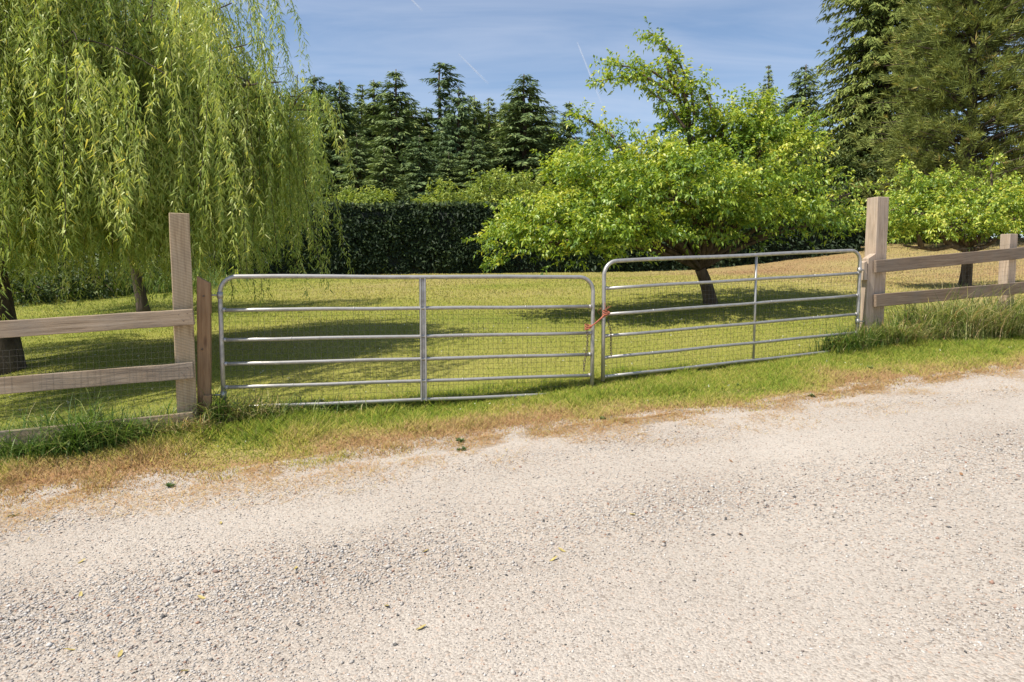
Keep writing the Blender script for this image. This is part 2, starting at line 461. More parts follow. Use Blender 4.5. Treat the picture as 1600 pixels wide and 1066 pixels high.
def mat_ground():
    m, nt, out = new_mat('lawn_soil')
    L = nt.links
    a = nt.nodes.new('ShaderNodeAttribute'); a.attribute_name = 'tint'
    g = nt.nodes.new('ShaderNodeNewGeometry')
    n1 = noise(nt, 1.6, 6, .65, g.outputs['Position']); n2 = noise(nt, 38, 4, .7, g.outputs['Position'])
    ad = nt.nodes.new('ShaderNodeMath'); ad.operation = 'MULTIPLY_ADD'; ad.inputs[1].default_value = .25; ad.inputs[2].default_value = -.12
    L.new(n1.outputs['Fac'], ad.inputs[0])
    ad2 = nt.nodes.new('ShaderNodeMath'); ad2.operation = 'ADD'; L.new(a.outputs['Fac'], ad2.inputs[0]); L.new(ad.outputs[0], ad2.inputs[1])
    r = ramp(nt, [(0.0, (0.17, 0.205, 0.032)), (0.35, (0.30, 0.29, 0.065)), (0.65, (0.40, 0.33, 0.13)), (1.0, (0.36, 0.225, 0.115))]); L.new(ad2.outputs[0], r.inputs['Fac'])
    r2 = ramp(nt, [(0.3, (0.45, 0.45, 0.45)), (0.72, (1.2, 1.2, 1.2))]); L.new(n2.outputs['Fac'], r2.inputs['Fac'])
    c0 = mixc(nt, 1.0, r.outputs['Color'], r2.outputs['Color'], 'MULTIPLY')
    n3 = noise(nt, 9, 6, .7, g.outputs['Position'])
    gs = nt.nodes.new('ShaderNodeMath'); gs.operation = 'MULTIPLY_ADD'; gs.inputs[1].default_value = 1.0; gs.inputs[2].default_value = -1.05; L.new(a.outputs['Fac'], gs.inputs[0])
    g2 = nt.nodes.new('ShaderNodeMath'); g2.operation = 'ADD'; L.new(gs.outputs[0], g2.inputs[0]); L.new(n3.outputs['Fac'], g2.inputs[1])
    rg_ = ramp(nt, [(0.60, (0, 0, 0)), (0.80, (1, 1, 1))]); L.new(g2.outputs[0], rg_.inputs['Fac'])
    n4 = noise(nt, 120, 3, .7, g.outputs['Position']); rgc = ramp(nt, [(0.35, (0.27, 0.235, 0.195)), (0.65, (0.50, 0.44, 0.38))]); L.new(n4.outputs['Fac'], rgc.inputs['Fac'])
    c = mixc(nt, rg_.outputs['Color'], c0.outputs['Color'], rgc.outputs['Color'])
    b = nt.nodes.new('ShaderNodeBump'); b.inputs['Strength'].default_value = .6; b.inputs['Distance'].default_value = .015
    L.new(n2.outputs['Fac'], b.inputs['Height'])
    p = nt.nodes.new('ShaderNodeBsdfPrincipled'); p.inputs['Roughness'].default_value = .95; p.inputs['Specular IOR Level'].default_value = .1
    L.new(c.outputs['Color'], p.inputs['Base Color']); L.new(b.outputs[0], p.inputs['Normal']); L.new(p.outputs[0], out.inputs['Surface'])
    return m
lawn = link('lawn', mesh_np('lawn', np.c_[X.ravel(), Y.ravel(), Z], gF, g_dry, True), mat_ground())
tag(lawn, 'mown lawn rising gently behind the gates', 'lawn', kind='structure')

# gravel road
ax_x = axis(-60, 60, -9, 10, .12); t_ax = np.r_[np.linspace(-14, -5.2, 24), np.arange(-5.1, .46, .10)]
X, T = np.meshgrid(ax_x, t_ax)
Y = edge_y(X.ravel()).reshape(X.shape) + T
Z = road_z(X) + (fbm(X.ravel() * 1.1, Y.ravel() * 1.1, 41).reshape(X.shape) - .5) * .008
# faint wheel hollows
nx, ny = len(ax_x), len(t_ax)
ii = (np.arange(ny - 1)[:, None] * nx + np.arange(nx - 1)[None, :]).ravel()
def loose_at(x, y):
    """share of loose stones: ridges between the packed wheel tracks"""
    d = y - edge_y(x)
    n = fbm(x * .9, y * .9, 51, 3)
    a = np.exp(-((d + 2.15) / .55) ** 2) + .55 * np.exp(-((d + .55) / .3) ** 2)
    a = a + .75 * sstep(-1.2, -3.4, x) * sstep(-.9, -2.0, d)
    return np.clip(a * .75 + (n - .5) * 1.2 + .16, 0, 1)
def mat_gravel():
    m, nt, out = new_mat('crushed_gravel')
    L = nt.links
    g = nt.nodes.new('ShaderNodeNewGeometry'); P = g.outputs['Position']
    a = nt.nodes.new('ShaderNodeAttribute'); a.attribute_name = 'tint'
    n1 = noise(nt, .7, 5, .6, P); n2 = noise(nt, 170, 3, .75, P)
    base = ramp(nt, [(0.3, (0.455, 0.405, 0.35)), (0.7, (0.535, 0.485, 0.425))]); L.new(n1.outputs['Fac'], base.inputs['Fac'])
    v = nt.nodes.new('ShaderNodeTexVoronoi'); v.inputs['Scale'].default_value = 95; L.new(P, v.inputs['Vector'])
    sp = nt.nodes.new('ShaderNodeSeparateColor'); L.new(v.outputs['Color'], sp.inputs[0])
    st = ramp(nt, [(0.0, (0.42, 0.36, 0.31)), (0.2, (0.82, 0.78, 0.74)), (0.55, (1.0, .98, .95)), (0.9, (1.14, 1.1, 1.06)), (1.0, (0.95, .72, .58))]); L.new(sp.outputs[0], st.inputs['Fac'])
    c1 = mixc(nt, 1.0, base.outputs['Color'], st.outputs['Color'], 'MULTIPLY')
    r2 = ramp(nt, [(0.33, (0.70, 0.68, 0.66)), (0.6, (1.06, 1.06, 1.06))]); L.new(n2.outputs['Fac'], r2.inputs['Fac'])
    c2 = mixc(nt, 1.0, c1.outputs['Color'], r2.outputs['Color'], 'MULTIPLY')
    # packed fines in the tracks are smoother and paler
    soft = mixc(nt, a.outputs['Fac'], base.outputs['Color'], c2.outputs['Color'])
    half = mixc(nt, .42, c2.outputs['Color'], soft.outputs['Color'])
    b = nt.nodes.new('ShaderNodeBump'); b.inputs['Strength'].default_value = .7; b.inputs['Distance'].default_value = .008
    mm = nt.nodes.new('ShaderNodeMath'); mm.operation = 'SUBTRACT'; L.new(n2.outputs['Fac'], mm.inputs[0]); L.new(v.outputs['Distance'], mm.inputs[1])
    L.new(mm.outputs[0], b.inputs['Height'])
    p = nt.nodes.new('ShaderNodeBsdfPrincipled'); p.inputs['Roughness'].default_value = .95; p.inputs['Specular IOR Level'].default_value = .15
    L.new(half.outputs['Color'], p.inputs['Base Color']); L.new(b.outputs[0], p.inputs['Normal']); L.new(p.outputs[0], out.inputs['Surface'])
    return m
road = link('gravel_road', mesh_np('gravel_road', np.c_[X.ravel(), Y.ravel(), Z.ravel()], np.stack([ii, ii + 1, ii + nx + 1, ii + nx], 1), loose_at(X.ravel(), Y.ravel()), True), mat_gravel())
tag(road, 'pale gravel road in the foreground', 'road', kind='structure')

def road_surf(x, y):
    return road_z(x) + (fbm(x * 1.1, y * 1.1, 41) - .5) * .008

# ------------------------------------------------------------------ fence and gates
def plank(name, parent, A, B, h, t, mat, up=(0, 0, 1), mesh_mod=None, bevel=.006):
    """board from A to B (world, centre line), height h along up, thickness t; local X runs along the board"""
    A = Vector(A); B = Vector(B)
    ex = (B - A); ln = ex.length; ex.normalize()
    up = Vector(up); ey = up.cross(ex).normalized(); ez = ex.cross(ey)
    bm = bmesh.new()
    n = max(2, int(ln / .25))
    rings = []
    rr = random.Random(hash((round(A.x, 3), round(B.z, 3))) & 0xffff)
    for i in range(n + 1):
        x = ln * i / n
        dz = (rr.random() - .5) * .005; dy = (rr.random() - .5) * .004
        rings.append([bm.verts.new((x, s * t / 2 + dy, q * h / 2 + dz)) for s, q in ((-1, -1), (1, -1), (1, 1), (-1, 1))])
    for a, b in zip(rings[:-1], rings[1:]):
        for k in range(4):
            bm.faces.new((a[k], b[k], b[(k + 1) % 4], a[(k + 1) % 4]))
    bm.faces.new(rings[0]); bm.faces.new(rings[-1][::-1])
    if mesh_mod: mesh_mod(bm, ln)
    bmesh.ops.recalc_face_normals(bm, faces=bm.faces)
    if bevel:
        es = [e for e in bm.edges if len(e.link_faces) == 2 and e.calc_face_angle(0) > .6]
        bmesh.ops.bevel(bm, geom=es, offset=bevel, segments=2, affect='EDGES', profile=.5)
    me = bpy.data.meshes.new(name); bm.to_mesh(me); bm.free()
    o = link(name, me, mat)
    mw = Matrix((ex.to_4d(), ey.to_4d(), ez.to_4d(), (0, 0, 0, 1))).transposed()
    for r in range(3): mw[r][3] = A[r]
    mw[3] = (0, 0, 0, 1)
    if parent is not None:
        o.parent = parent
        o.matrix_local = Matrix.Translation(-Vector(parent.location)) @ mw if parent.rotation_euler.z == 0 else parent.matrix_basis.inverted() @ mw
    else:
        o.matrix_basis = mw
    return o

# directions of the gate line
LG0 = at(350, 637, 6.29); LG1 = at(925, 614, 7.13)
RG0 = at(942, 589, 7.18); RG1 = at(1338, 545, 8.45)
t_line = Vector(((RG1 - LG0)[0], (RG1 - LG0)[1], 0)).normalized()
n_line = Vector((t_line.y, -t_line.x, 0))           # towards the camera

def wire_grid(name, parent, O, U, Wd, H, du, heights, r=.0013, sag=.0, jitter=.002):
    """welded wire: verticals every du along U, horizontals at heights"""
    mb = MB(); O = np.array(O) - np.array(parent.location); U = np.array(U)
    n = int(Wd / du)
    rg = np.random.default_rng(5)
    for i in range(n + 1):
        b = O + U * (i * du)
        mb.tube([b + np.array((0, 0, heights[0])) + rg.normal(size=3) * jitter, b + np.array((0, 0, heights[-1])) + rg.normal(size=3) * jitter], r, 3, False)
    for h in heights:
        pts = [O + U * (Wd * k / 6) + np.array((0, 0, h)) + rg.normal(size=3) * jitter for k in range(7)]
        mb.tube(pts, r, 3, False)
    return link(name, mb.mesh(name), M_wire, parent)

def gate(P0, P1, H, fr, label, brace_flat, foot0=.0, foot1=.0, rt=.021, rr=.018, mesh_to=None):
    P0 = np.array(P0); P1 = np.array(P1)
    base = (P0 + P1) / 2
    root = empty('farm_gate', (P0[0], P0[1], P0[2]))
    tag(root, label, 'gate')
    d = P1 - P0; ln = np.linalg.norm(d); U = d / ln
    up = np.array((0, 0, 1.0))
    R = .15
    # outer frame: two uprights and the top tube bent from one pipe
    def L(u, h): return U * u + up * h
    path = [L(0, -foot0), L(0, H * .4), L(0, H - R - .02)]
    for k in range(0, 9):
        a = math.pi / 2 * k / 8
        path.append(L(R - R * math.cos(a), H - R + R * math.sin(a)))
    for k in range(1, 8): path.append(L(R + (ln - 2 * R) * k / 8, H + (.004 * math.sin(k * 1.3))))
    for k in range(0, 9):
        a = math.pi / 2 * (1 - k / 8)
        path.append(L(ln - R + R * math.cos(a), H - R + R * math.sin(a)))
    path += [L(ln, H * .4), L(ln, -foot1)]
    mb = MB(); mb.tube(path, rt, 12)
    link('frame_tube', mb.mesh('frame_tube'), M_galv, root)
    for k, f in enumerate(fr):
        mb = MB()
        pts = [L(rt * .6 + (ln - rt * 1.2) * q / 8, H * f + math.sin(q * 2.1 + k) * .0025) for q in range(9)]
        mb.tube(pts, rr, 10)
        rail = link('rail', mb.mesh('rail'), M_galv, root)
        # flattened, welded ends and clips
        spots = [(.03, .012, 1.22), (ln - .03, .012, 1.22)] + [(ln * q, .004, 1.12) for q in ((.17, .62) if k % 2 else (.33, .8))]
        for e, hw, g_ in spots:
            mc = MB(); mc.tube([L(e - hw, H * f), L(e + hw, H * f)], rr * g_, 10)
            link('clip', mc.mesh('clip'), M_galv, rail)
    # centre brace
    nrm = np.array((n_line.x, n_line.y, 0))
    uc = ln * (.512 if brace_flat else .555)
    mb = MB()
    if brace_flat:
        w, t = .060, .022
        cs = [(-w / 2, -t), (w / 2, -t), (w / 2, t), (w / 2 - .012, t), (w / 2 - .016, t * .2), (-w / 2 + .016, t * .2), (-w / 2 + .012, t), (-w / 2, t)]
        V = []
        for h in (fr[0] * H - .01, H - rt * .5):
            for a, b in cs: V.append(L(uc + a, h) + nrm * b)
        m = len(cs)
        mb.add(V, [(k, (k + 1) % m, m + (k + 1) % m, m + k) for k in range(m)])
        me = mb.mesh('centre_brace', False)
    else:
        mb.tube([L(uc, fr[0] * H), L(uc, H * .5), L(uc, H)], .014, 10); me = mb.mesh('centre_brace')
    link('centre_brace', me, M_galv, root)
    # welded wire fixed behind the rails
    g0 = fr[0] * H - .02; g1 = (fr[-1]) * H
    hs = list(np.arange(g0, g1 + .02, .051))
    back = -nrm * (rr + .006)
    mb = MB(); rg = np.random.default_rng(8)
    for i in range(int(ln / .051) + 1):
        b = L(min(i * .051 + .02, ln), 0) + back
        mb.tube([b + up * hs[0], b + up * (hs[0] + hs[-1]) / 2 + rg.normal(size=3) * .003, b + up * hs[-1]], .0012, 3, False)
    for h in hs:
        mb.tube([L(ln * q / 10, h) + back + rg.normal(size=3) * .003 for q in range(11)], .0012, 3, False)
    link('wire_mesh', mb.mesh('wire_mesh'), M_wire, root)
    return root, L, ln

frL = [0.0, .155, .336, .52, .748]
frR = [0.0, .167, .355, .544, .769]
HL = 1.215; HR = 1.215
gateL, LL, lnL = gate(LG0, LG1, HL, frL, 'long galvanised farm gate on the left with a wide flat centre brace', True, .08, .06)
gateR, LR, lnR = gate(RG0, RG1, HR, frR, 'galvanised farm gate on the right, set higher, with a thin round centre brace', False, .045, .02)

# hinges
def hinge(root, P, Q):
    o = np.array(root.location)
    mb = MB(); mb.tube([np.array(P) - o, np.array(Q) - o], .008, 8)
    link('hinge_pin', mb.mesh('hinge_pin'), M_galv, root)
    mb = MB(); mb.tube([np.array(P) - o + np.array((0, 0, -.03)), np.array(P) - o + np.array((0, 0, .03))], .027, 10)
    link('hinge_collar', mb.mesh('hinge_collar'), M_galv, root)

# left fence --------------------------------------------------------------
fl_base = at(295, 668, 6.12)
fenceL = empty('wooden_fence', fl_base)
tag(fenceL, 'weathered plank fence on the left with one tall sawn gate post', 'fence')
pc = at(293, 668, 6.16)
ptop = at(287, 335, 6.16)
PW = .165
tl = np.array(t_line); nl = np.array(n_line)
def post(name, parent, x, y, z0, z1, w, mat, top_tilt=.0, rz=0.0):
    t = Vector(t_line); t.rotate(Matrix.Rotation(rz, 3, 'Z'))
    def mod(bm, ln):
        for v in bm.verts:
            if v.co.x > ln - .001: v.co.x += top_tilt * v.co.y
    return plank(name, parent, (x, y, z0), (x, y, z1), w, w, mat, up=t, mesh_mod=mod, bevel=.007)
post('gate_post', fenceL, pc[0], pc[1], fl_base[2] - .35, ptop[2], PW, M_wood_post, .05, math.radians(9))
# rail end points: (left pixel at x=0, right pixel at post)
def rail_pts(x0, y0, D0, x1, y1, D1, ext):
    A = at(x0, y0, D0); B = at(x1, y1, D1)
    d = (B - A); return A + d * ext[0], B + d * ext[1]
D0l, D1l = 5.64, 6.03
for (ya, yb, nm) in ((515, 495, 0), (603, 578.5, 1), (687, 656, 2)):
    A, B = rail_pts(0, ya, D0l, 303, yb, D1l, (-.75, .0))
    plank('rail', fenceL, A, B, .142, .04, M_wood_rail)
lp = at(-180, 690, 5.70)
post('post', fenceL, lp[0] - tl[0] * .1, lp[1], lp[2] - .3, lp[2] + 1.35, .14, M_wood_post)
# hinge board bolted to the gate side of the post, with block
def sloped(k):
    def f(bm, ln):
        for v in bm.verts:
            if v.co.x > ln - .001: v.co.x += k * v.co.z
    return f
sb = at(319, 660, 6.24); st_ = at(319, 437, 6.24)
plank('hinge_board', fenceL, (sb[0], sb[1], sb[2] - .2), (st_[0], st_[1], st_[2]), .112, .10, M_wood_stub, up=t_line, mesh_mod=sloped(-.55), bevel=.005)
bk0 = at(326, 489, 6.26); bk1 = at(326, 454, 6.26)
plank('hinge_block', fenceL, bk0, bk1, .045, .085, M_wood_stub, up=t_line, mesh_mod=sloped(-.6), bevel=.004)
bk0 = at(324, 662, 6.2); bk1 = at(324, 617, 6.2)
plank('hinge_block', fenceL, bk0, bk1, .07, .085, M_wood_stub, up=t_line, bevel=.004)
for (px, py) in ((318, 463), (316, 546)):
    q = at(px, py, 6.185) - fl_base
    mb = MB(); mb.tube([q, q - nl * -.006], .008, 8)
    link('bolt_head', mb.mesh('bolt_head'), M_rust, fenceL)
for (ya, yb) in ((515, 495), (603, 578.5)):
    for k, (ox, oz) in enumerate(((.02, .03), (.05, -.035), (.09, .02))):
        q = at(303, yb, D1l) - fl_base - tl * (.03 + ox) + nl * .0205 + np.array((0, 0, oz))
        mb = MB(); mb.tube([q, q + nl * .0025], .0045, 6)
        link('nail_head', mb.mesh('nail_head'), M_rust, fenceL)
hA = at(0, 690, D0l); hB = at(303, 662, D1l)
Ud = (hB - hA); wl_ = np.linalg.norm(Ud) * 1.6; Ud = Ud / np.linalg.norm(Ud)
wire_grid('wire_mesh', fenceL, hB - Ud * wl_ + nl * .028, Ud, wl_, 1, .051, list(np.arange(0, .80, .051)), .0006)
hinge(gateL, LG0 + np.array((0, 0, HL * .86)), LG0 + np.array((0, 0, HL * .86)) - tl * .13)
hinge(gateL, LG0 + np.array((0, 0, HL * .10)), LG0 + np.array((0, 0, HL * .10)) - tl * .13)

# right fence -------------------------------------------------------------
fr_base = at(1364, 527, 8.70)
fenceR = empty('wooden_fence', fr_base)
tag(fenceR, 'brown plank fence on the right running uphill from a tall pinkish gate post', 'fence')
pt = at(1372, 309, 8.74)
post('gate_post', fenceR, pt[0], pt[1], fr_base[2] - .35, pt[2], .178, M_wood_pink, .0)
p2 = at(1575, 490, 9.62); p2t = at(1577, 366, 9.62)
post('post', fenceR, p2t[0], p2t[1], p2[2] - .6, p2t[2], .145, M_wood_pink)
D0r, D1r = 8.53, 9.52
for (ya, yb) in ((417, 395), (470, 449.5), (526, 501)):
    A, B = rail_pts(1367, ya, D0r, 1600, yb, D1r, (0, 1.1))
    plank('rail', fenceR, A, B, .158, .04, M_wood_rail_b)
p3 = at(1600, 395, D1r); dA = at(1600, 395, D1r) - at(1367, 417, D0r)
p3 = at(1367, 417, D0r) + dA * 2.06
post('post', fenceR, p3[0], p3[1] + .1, p3[2] - 1.5, p3[2] + .25, .145, M_wood_pink)
sb = at(1352, 520, 8.60); st_ = at(1358, 400, 8.60)
plank('hinge_board', fenceR, (st_[0], st_[1], sb[2] - .2), st_, .115, .10, M_wood_pink, up=t_line, mesh_mod=sloped(.55), bevel=.005)
bk0 = at(1348.5, 438, 8.56); bk1 = at(1348.5, 409, 8.56)
plank('hinge_block', fenceR, bk0, bk1, .05, .09, M_wood_pink, up=t_line, mesh_mod=sloped(.4), bevel=.004)
hA = at(1380, 505, D0r); Ud = dA / np.linalg.norm(dA)
wire_grid('wire_mesh', fenceR, hA - nl * .05, Ud, np.linalg.norm(dA) * 2.0, 1, .06, list(np.arange(0, .86, .06)), .0009)
hinge(gateR, RG1 + np.array((0, 0, HR * .80)), RG1 + np.array((0, 0, HR * .80)) + tl * .07)
hinge(gateR, RG1 + np.array((0, 0, HR * .28)), RG1 + np.array((0, 0, HR * .28)) + tl * .10)

# twine and chains tying the gates ---------------------------------------
tw = at(925, 505, 7.1)
mb = MB(); rg = np.random.default_rng(3)
a0 = at(919, 511, 7.06); a1 = at(947, 489, 7.12)
for k in range(4):
    o1 = rg.normal(size=3) * .012; o2 = rg.normal(size=3) * .012
    pts = [a0 + o1 - tw, (a0 * .7 + a1 * .3) + (o1 + o2) * .3 - nl * (-.02) - tw + np.array((0, 0, -.008)), (a0 * .3 + a1 * .7) - tw + nl * .025 + (o1 + o2) * .4, a1 + o2 - tw]
    mb.tube(pts, .0065, 6)
for c, r in ((a0, .034), (a1, .036)):
    for k in range(3):
        th = np.linspace(0, 2 * math.pi, 13)
        ring = [c - tw + np.array((tl[0] * math.cos(a), tl[1] * math.cos(a), 0)) * r + nl * math.sin(a) * r + np.array((0, 0, .012 * k - .012 + .015 * math.cos(a + k))) for a in th]
        mb.tube(ring, .0055, 6, False)
for k in range(5):
    e = a1 - tw + rg.normal(size=3) * .02
    mb.tube([e, e + np.array((rg.normal() * .02, 0, .03)), e + np.array((rg.normal() * .04, 0, .055 + .02 * rg.random()))], .0025, 5)
twine = link('twine', mb.mesh('twine'), M_twine, loc=Vector(tw))
tag(twine, 'reddish twine knotted across the gap between the two gates', 'twine')
def chain(P, Q, label):
    root = empty('chain', P); tag(root, label, 'chain')
    P = np.array(P); Q = np.array(Q); n = int(np.linalg.norm(Q - P) / .026)
    link_mb = MB(); th = np.linspace(0, 2 * math.pi, 11)
    link_mb.tube([(math.cos(a) * .010, 0, math.sin(a) * .018) for a in th], .0035, 5, False)
    me = link_mb.mesh('chain_link')
    for k in range(n):
        f = (k + .5) / n
        o = link('chain_link', me, M_rust, root)
        p = P + (Q - P) * f - P + np.array((math.sin(f * 5) * .012, 0, 0))
        o.location = p; o.rotation_euler = (0, .1 * math.sin(k), (k % 2) * math.pi / 2 + .4)
chain(at(917, 516, 7.05), at(914, 580, 7.05), 'thin rusty chain hanging inside the free end of the left gate')
chain(at(950, 500, 7.13), at(957, 556, 7.14), 'thin rusty chain hanging inside the free end of the right gate')

# ------------------------------------------------------------------ grass
M_grass = mat_leaf('grass_blades', [(0.0, (0.12, 0.185, 0.022)), (0.25, (0.215, 0.25, 0.034)), (0.5, (0.345, 0.315, 0.075)), (0.75, (0.37, 0.28, 0.125)), (1.0, (0.335, 0.20, 0.105))], .30, (1.1, 1.1, .6), .6, .15, 0, .70, 1.42)
M_tall = mat_leaf('tall_grass_blades', [(0.0, (0.06, 0.12, 0.02)), (0.35, (0.14, 0.21, 0.04)), (0.6, (0.28, 0.30, 0.10)), (0.8, (0.50, 0.43, 0.22)), (1.0, (0.38, 0.24, 0.12))], .35, (1.1, 1.1, .6), .5, .3, 0, .15, 1.25)

def blades_tri(x, y, h, w, lean, tint):
    n = len(x); z = gz(x, y)
    a = RNG.random(n) * 2 * math.pi; b = RNG.random(n) * 2 * math.pi
    P = np.c_[x, y, z - .004]
    B = np.c_[np.cos(a), np.sin(a), np.zeros(n)] * (w / 2)[:, None]
    T = P + np.c_[np.cos(b) * lean * h, np.sin(b) * lean * h, h]
    V = np.stack([P - B, P + B, T], 1).reshape(-1, 3)
    F = np.arange(3 * n).reshape(-1, 3)
    return V, F, np.repeat(tint, 3)

def sample_fan(n, d0, d1, pxl, pxr, power=1.0):
    """points on the lawn, denser close by (density ~ 1/D^2)"""
    D = d0 * (d1 / d0) ** RNG.random(n)
    u = (pxl + (pxr - pxl) * RNG.random(n) - 800) / FPX
    return u * D, D

# lawn blades
x, y = sample_fan(400000, 5.6, 33, -160, 1760)
d = y - edge_y(x)
line_y = LG0[1] + (x - LG0[0]) * (t_line.y / t_line.x)
k = (d > 1.15) & (RNG.random(len(x)) < 1)
x, y = x[k], y[k]
sc = y / 7.0
h = (.018 + .016 * RNG.random(len(x))) * np.clip(sc ** .45, 1, 1.8)
w = .0065 * np.clip(sc, .9, 3.4) * (.7 + .6 * RNG.random(len(x)))
t = np.clip(dry_at(x, y) + RNG.normal(size=len(x)) * .12, 0, 1)
V, F, TT = blades_tri(x, y, h, w, RNG.random(len(x)) * 1.0, t)
o = link('lawn_grass', mesh_np('lawn_grass', V, F, TT), M_grass); tag(o, 'short mown grass of the lawn behind the gates', 'grass', kind='stuff')

# verge blades between the gravel and the gates
n = 300000
x = -7.5 + 15.5 * RNG.random(n); dd = -.05 + 1.75 * RNG.random(n); y = edge_y(x) + dd
dr = dry_at(x, y)
keep = (np.abs(x / y) < .86) & (RNG.random(n) < np.where(dd < .8, .10 + .90 * sstep(-.10, .55, dd + (fbm(x * 4, y * 4, 77, 3) - .5) * .9), 1))
x, y, dd, dr = x[keep], y[keep], dd[keep], dr[keep]
tuft = fbm(x * 3.2, y * 3.2, 71, 3)
h = (.016 + .034 * RNG.random(len(x)) ** 1.5 + .085 * sstep(.42, .8, tuft) * RNG.random(len(x)) ** 1.6) * (.45 + .75 * sstep(.0, .9, dd))
w = .0075 * (.7 + .7 * RNG.random(len(x)))
V, F, TT = blades_tri(x, y, h, w, .2 + RNG.random(len(x)) * 1.5, np.clip(dr + RNG.normal(size=len(x)) * .22 + (tuft - .5) * -.35, 0, 1))
o = link('verge_grass', mesh_np('verge_grass', V, F, TT), M_grass); tag(o, 'short verge grass turning brown towards the gravel edge', 'grass', kind='stuff')

# dead grass thinning out over the gravel
n = 95000
x = -7 + 14.5 * RNG.random(n); dd = .25 - 1.15 * RNG.random(n) ** 1.7; y = edge_y(x) + dd
keep = (RNG.random(n) < (.06 + .94 * sstep(.40, .68, fbm(x * 3.1, y * 3.1, 81, 4))) * (1 - .75 * sstep(0, .8, -dd))) & (np.abs(x / y) < .86)
x, y = x[keep], y[keep]; n = len(x)
a = RNG.random(n) * 2 * math.pi; L_ = .02 + .05 * RNG.random(n); wv = .004 * (.6 + RNG.random(n))
zz = np.maximum(road_surf(x, y), gz(x, y)) + .004
P = np.c_[x, y, zz]; A = np.c_[np.cos(a), np.sin(a), .12 + .25 * RNG.random(n)]
V, F = leaves_np(P, A, np.tile((0, 0, 1.0), (n, 1)), L_, wv, .0, .4)
o = link('dead_grass', mesh_np('dead_grass', V, F, np.repeat(np.clip(.92 + RNG.normal(size=n) * .12, .6, 1), 4)), M_grass); tag(o, 'loose dead grass straw scattered on the gravel edge', 'straw', kind='stuff')

def tall_blades(x, y, h, bend, w, tint, seg=4, zoff=0.0, az=None):
    n = len(x); z = gz(x, y) - .01 + zoff
    b = RNG.random(n) * 2 * math.pi if az is None else az
    s = np.linspace(0, 1, seg + 1)
    out_ = np.c_[np.cos(b), np.sin(b), np.zeros(n)]
    B = np.c_[-np.sin(b), np.cos(b), np.zeros(n)]
    V = []
    for k, q in enumerate(s):
        hor = bend * h * q ** 2
        ver = h * (q - .45 * bend * q ** 2.6)
        c = np.c_[x, y, z] + out_ * hor[:, None]; c[:, 2] += ver
        ww = (w * (1 - q) ** .6 * .5)[:, None] if q < 1 else np.zeros((n, 1)) + .0004
        V.append(c - B * ww); V.append(c + B * ww)
    V = np.stack(V, 1)
    m = 2 * (seg + 1)
    base = np.arange(n)[:, None] * m
    F = np.vstack([base + np.array((2 * k, 2 * k + 1, 2 * k + 3, 2 * k + 2)) for k in range(seg)])
    return V.reshape(-1, 3), F, np.repeat(tint, m)

def clumps(spec):
    """spec rows: px, py(ground), D, count, spread(m), height, dryness"""
    Vs, Fs, Ts, n0 = [], [], [], 0
    for (px, D, cnt, spx, spy, hh, dr) in spec:
        cnt = int(cnt * .85)
        cx = (px - 800) / FPX * D; cy = D
        x = cx + RNG.normal(size=cnt) * spx; y = cy + RNG.normal(size=cnt) * spy
        cnt_ = cnt; h = hh * 1.3 * (.4 + .8 * RNG.random(cnt))
        V, F, T = tall_blades(x, y, h, .30 + 1.15 * RNG.random(cnt), .0105 * (.5 + .9 * RNG.random(cnt)), np.clip(dr + RNG.normal(size=cnt) * .26, 0, 1))
        Vs.append(V); Fs.append(F + n0); Ts.append(T); n0 += len(V)
    return np.vstack(Vs), np.vstack(Fs), np.concatenate(Ts)

def clump_obj(name, spec, label):
    V, F, T = clumps(spec)
    o = link(name, mesh_np(name, V, F, T), M_tall); tag(o, label, 'grass', kind='stuff')

specL = [(110, 5.72, 420, .10, .08, .42, .15), (40, 5.65, 420, .22, .07, .26, .12), (175, 5.78, 300, .12, .07, .30, .18), (-60, 5.6, 400, .3, .08, .30, .15),
         (240, 5.95, 420, .14, .05, .20, .62), (200, 5.82, 300, .10, .06, .24, .35), (290, 5.98, 320, .09, .05, .15, .85), (60, 6.0, 300, .3, .1, .28, .2), (200, 6.15, 200, .3, .1, .25, .25)]
clump_obj('tall_grass', specL, 'tall dark grass clumps along the foot of the left fence')
specM = [(335, 6.2, 300, .05, .06, .32, .25), (365, 6.25, 380, .10, .06, .24, .70), (400, 6.33, 380, .12, .06, .26, .55), (460, 6.45, 260, .14, .05, .17, .40), (520, 6.55, 200, .14, .05, .13, .30), (590, 6.65, 180, .16, .04, .10, .2)]
clump_obj('tall_grass', specM, 'straw coloured long grass under the hinge end of the left gate')
specR = [(1320, 8.35, 546, .14, .08, 0.33, 0.33), (1355, 8.5, 546, .12, .08, 0.33, 0.38), (1400, 8.55, 494, .16, .08, 0.33, 0.58), (1440, 8.95, 546, .15, .12, 0.55, 0.48), (1420, 8.6, 286, .15, .05, 0.24, 0.68),
         (1490, 9.15, 676, .17, .14, 0.65, 0.56), (1540, 9.35, 676, .17, .14, 0.68, 0.58), (1590, 9.5, 676, .18, .14, 0.60, 0.46), (1640, 9.7, 546, .2, .14, 0.59, 0.48), (1460, 8.75, 390, .2, .06, 0.29, 0.53), (1560, 9.2, 338, .2, .06, 0.33, 0.58), (1560, 10.0, 520, .3, .2, 0.55, 0.53), (1470, 9.5, 520, .3, .2, 0.52, 0.53)]
clump_obj('tall_grass', specR, 'tall seeding grass along the foot of the right fence')
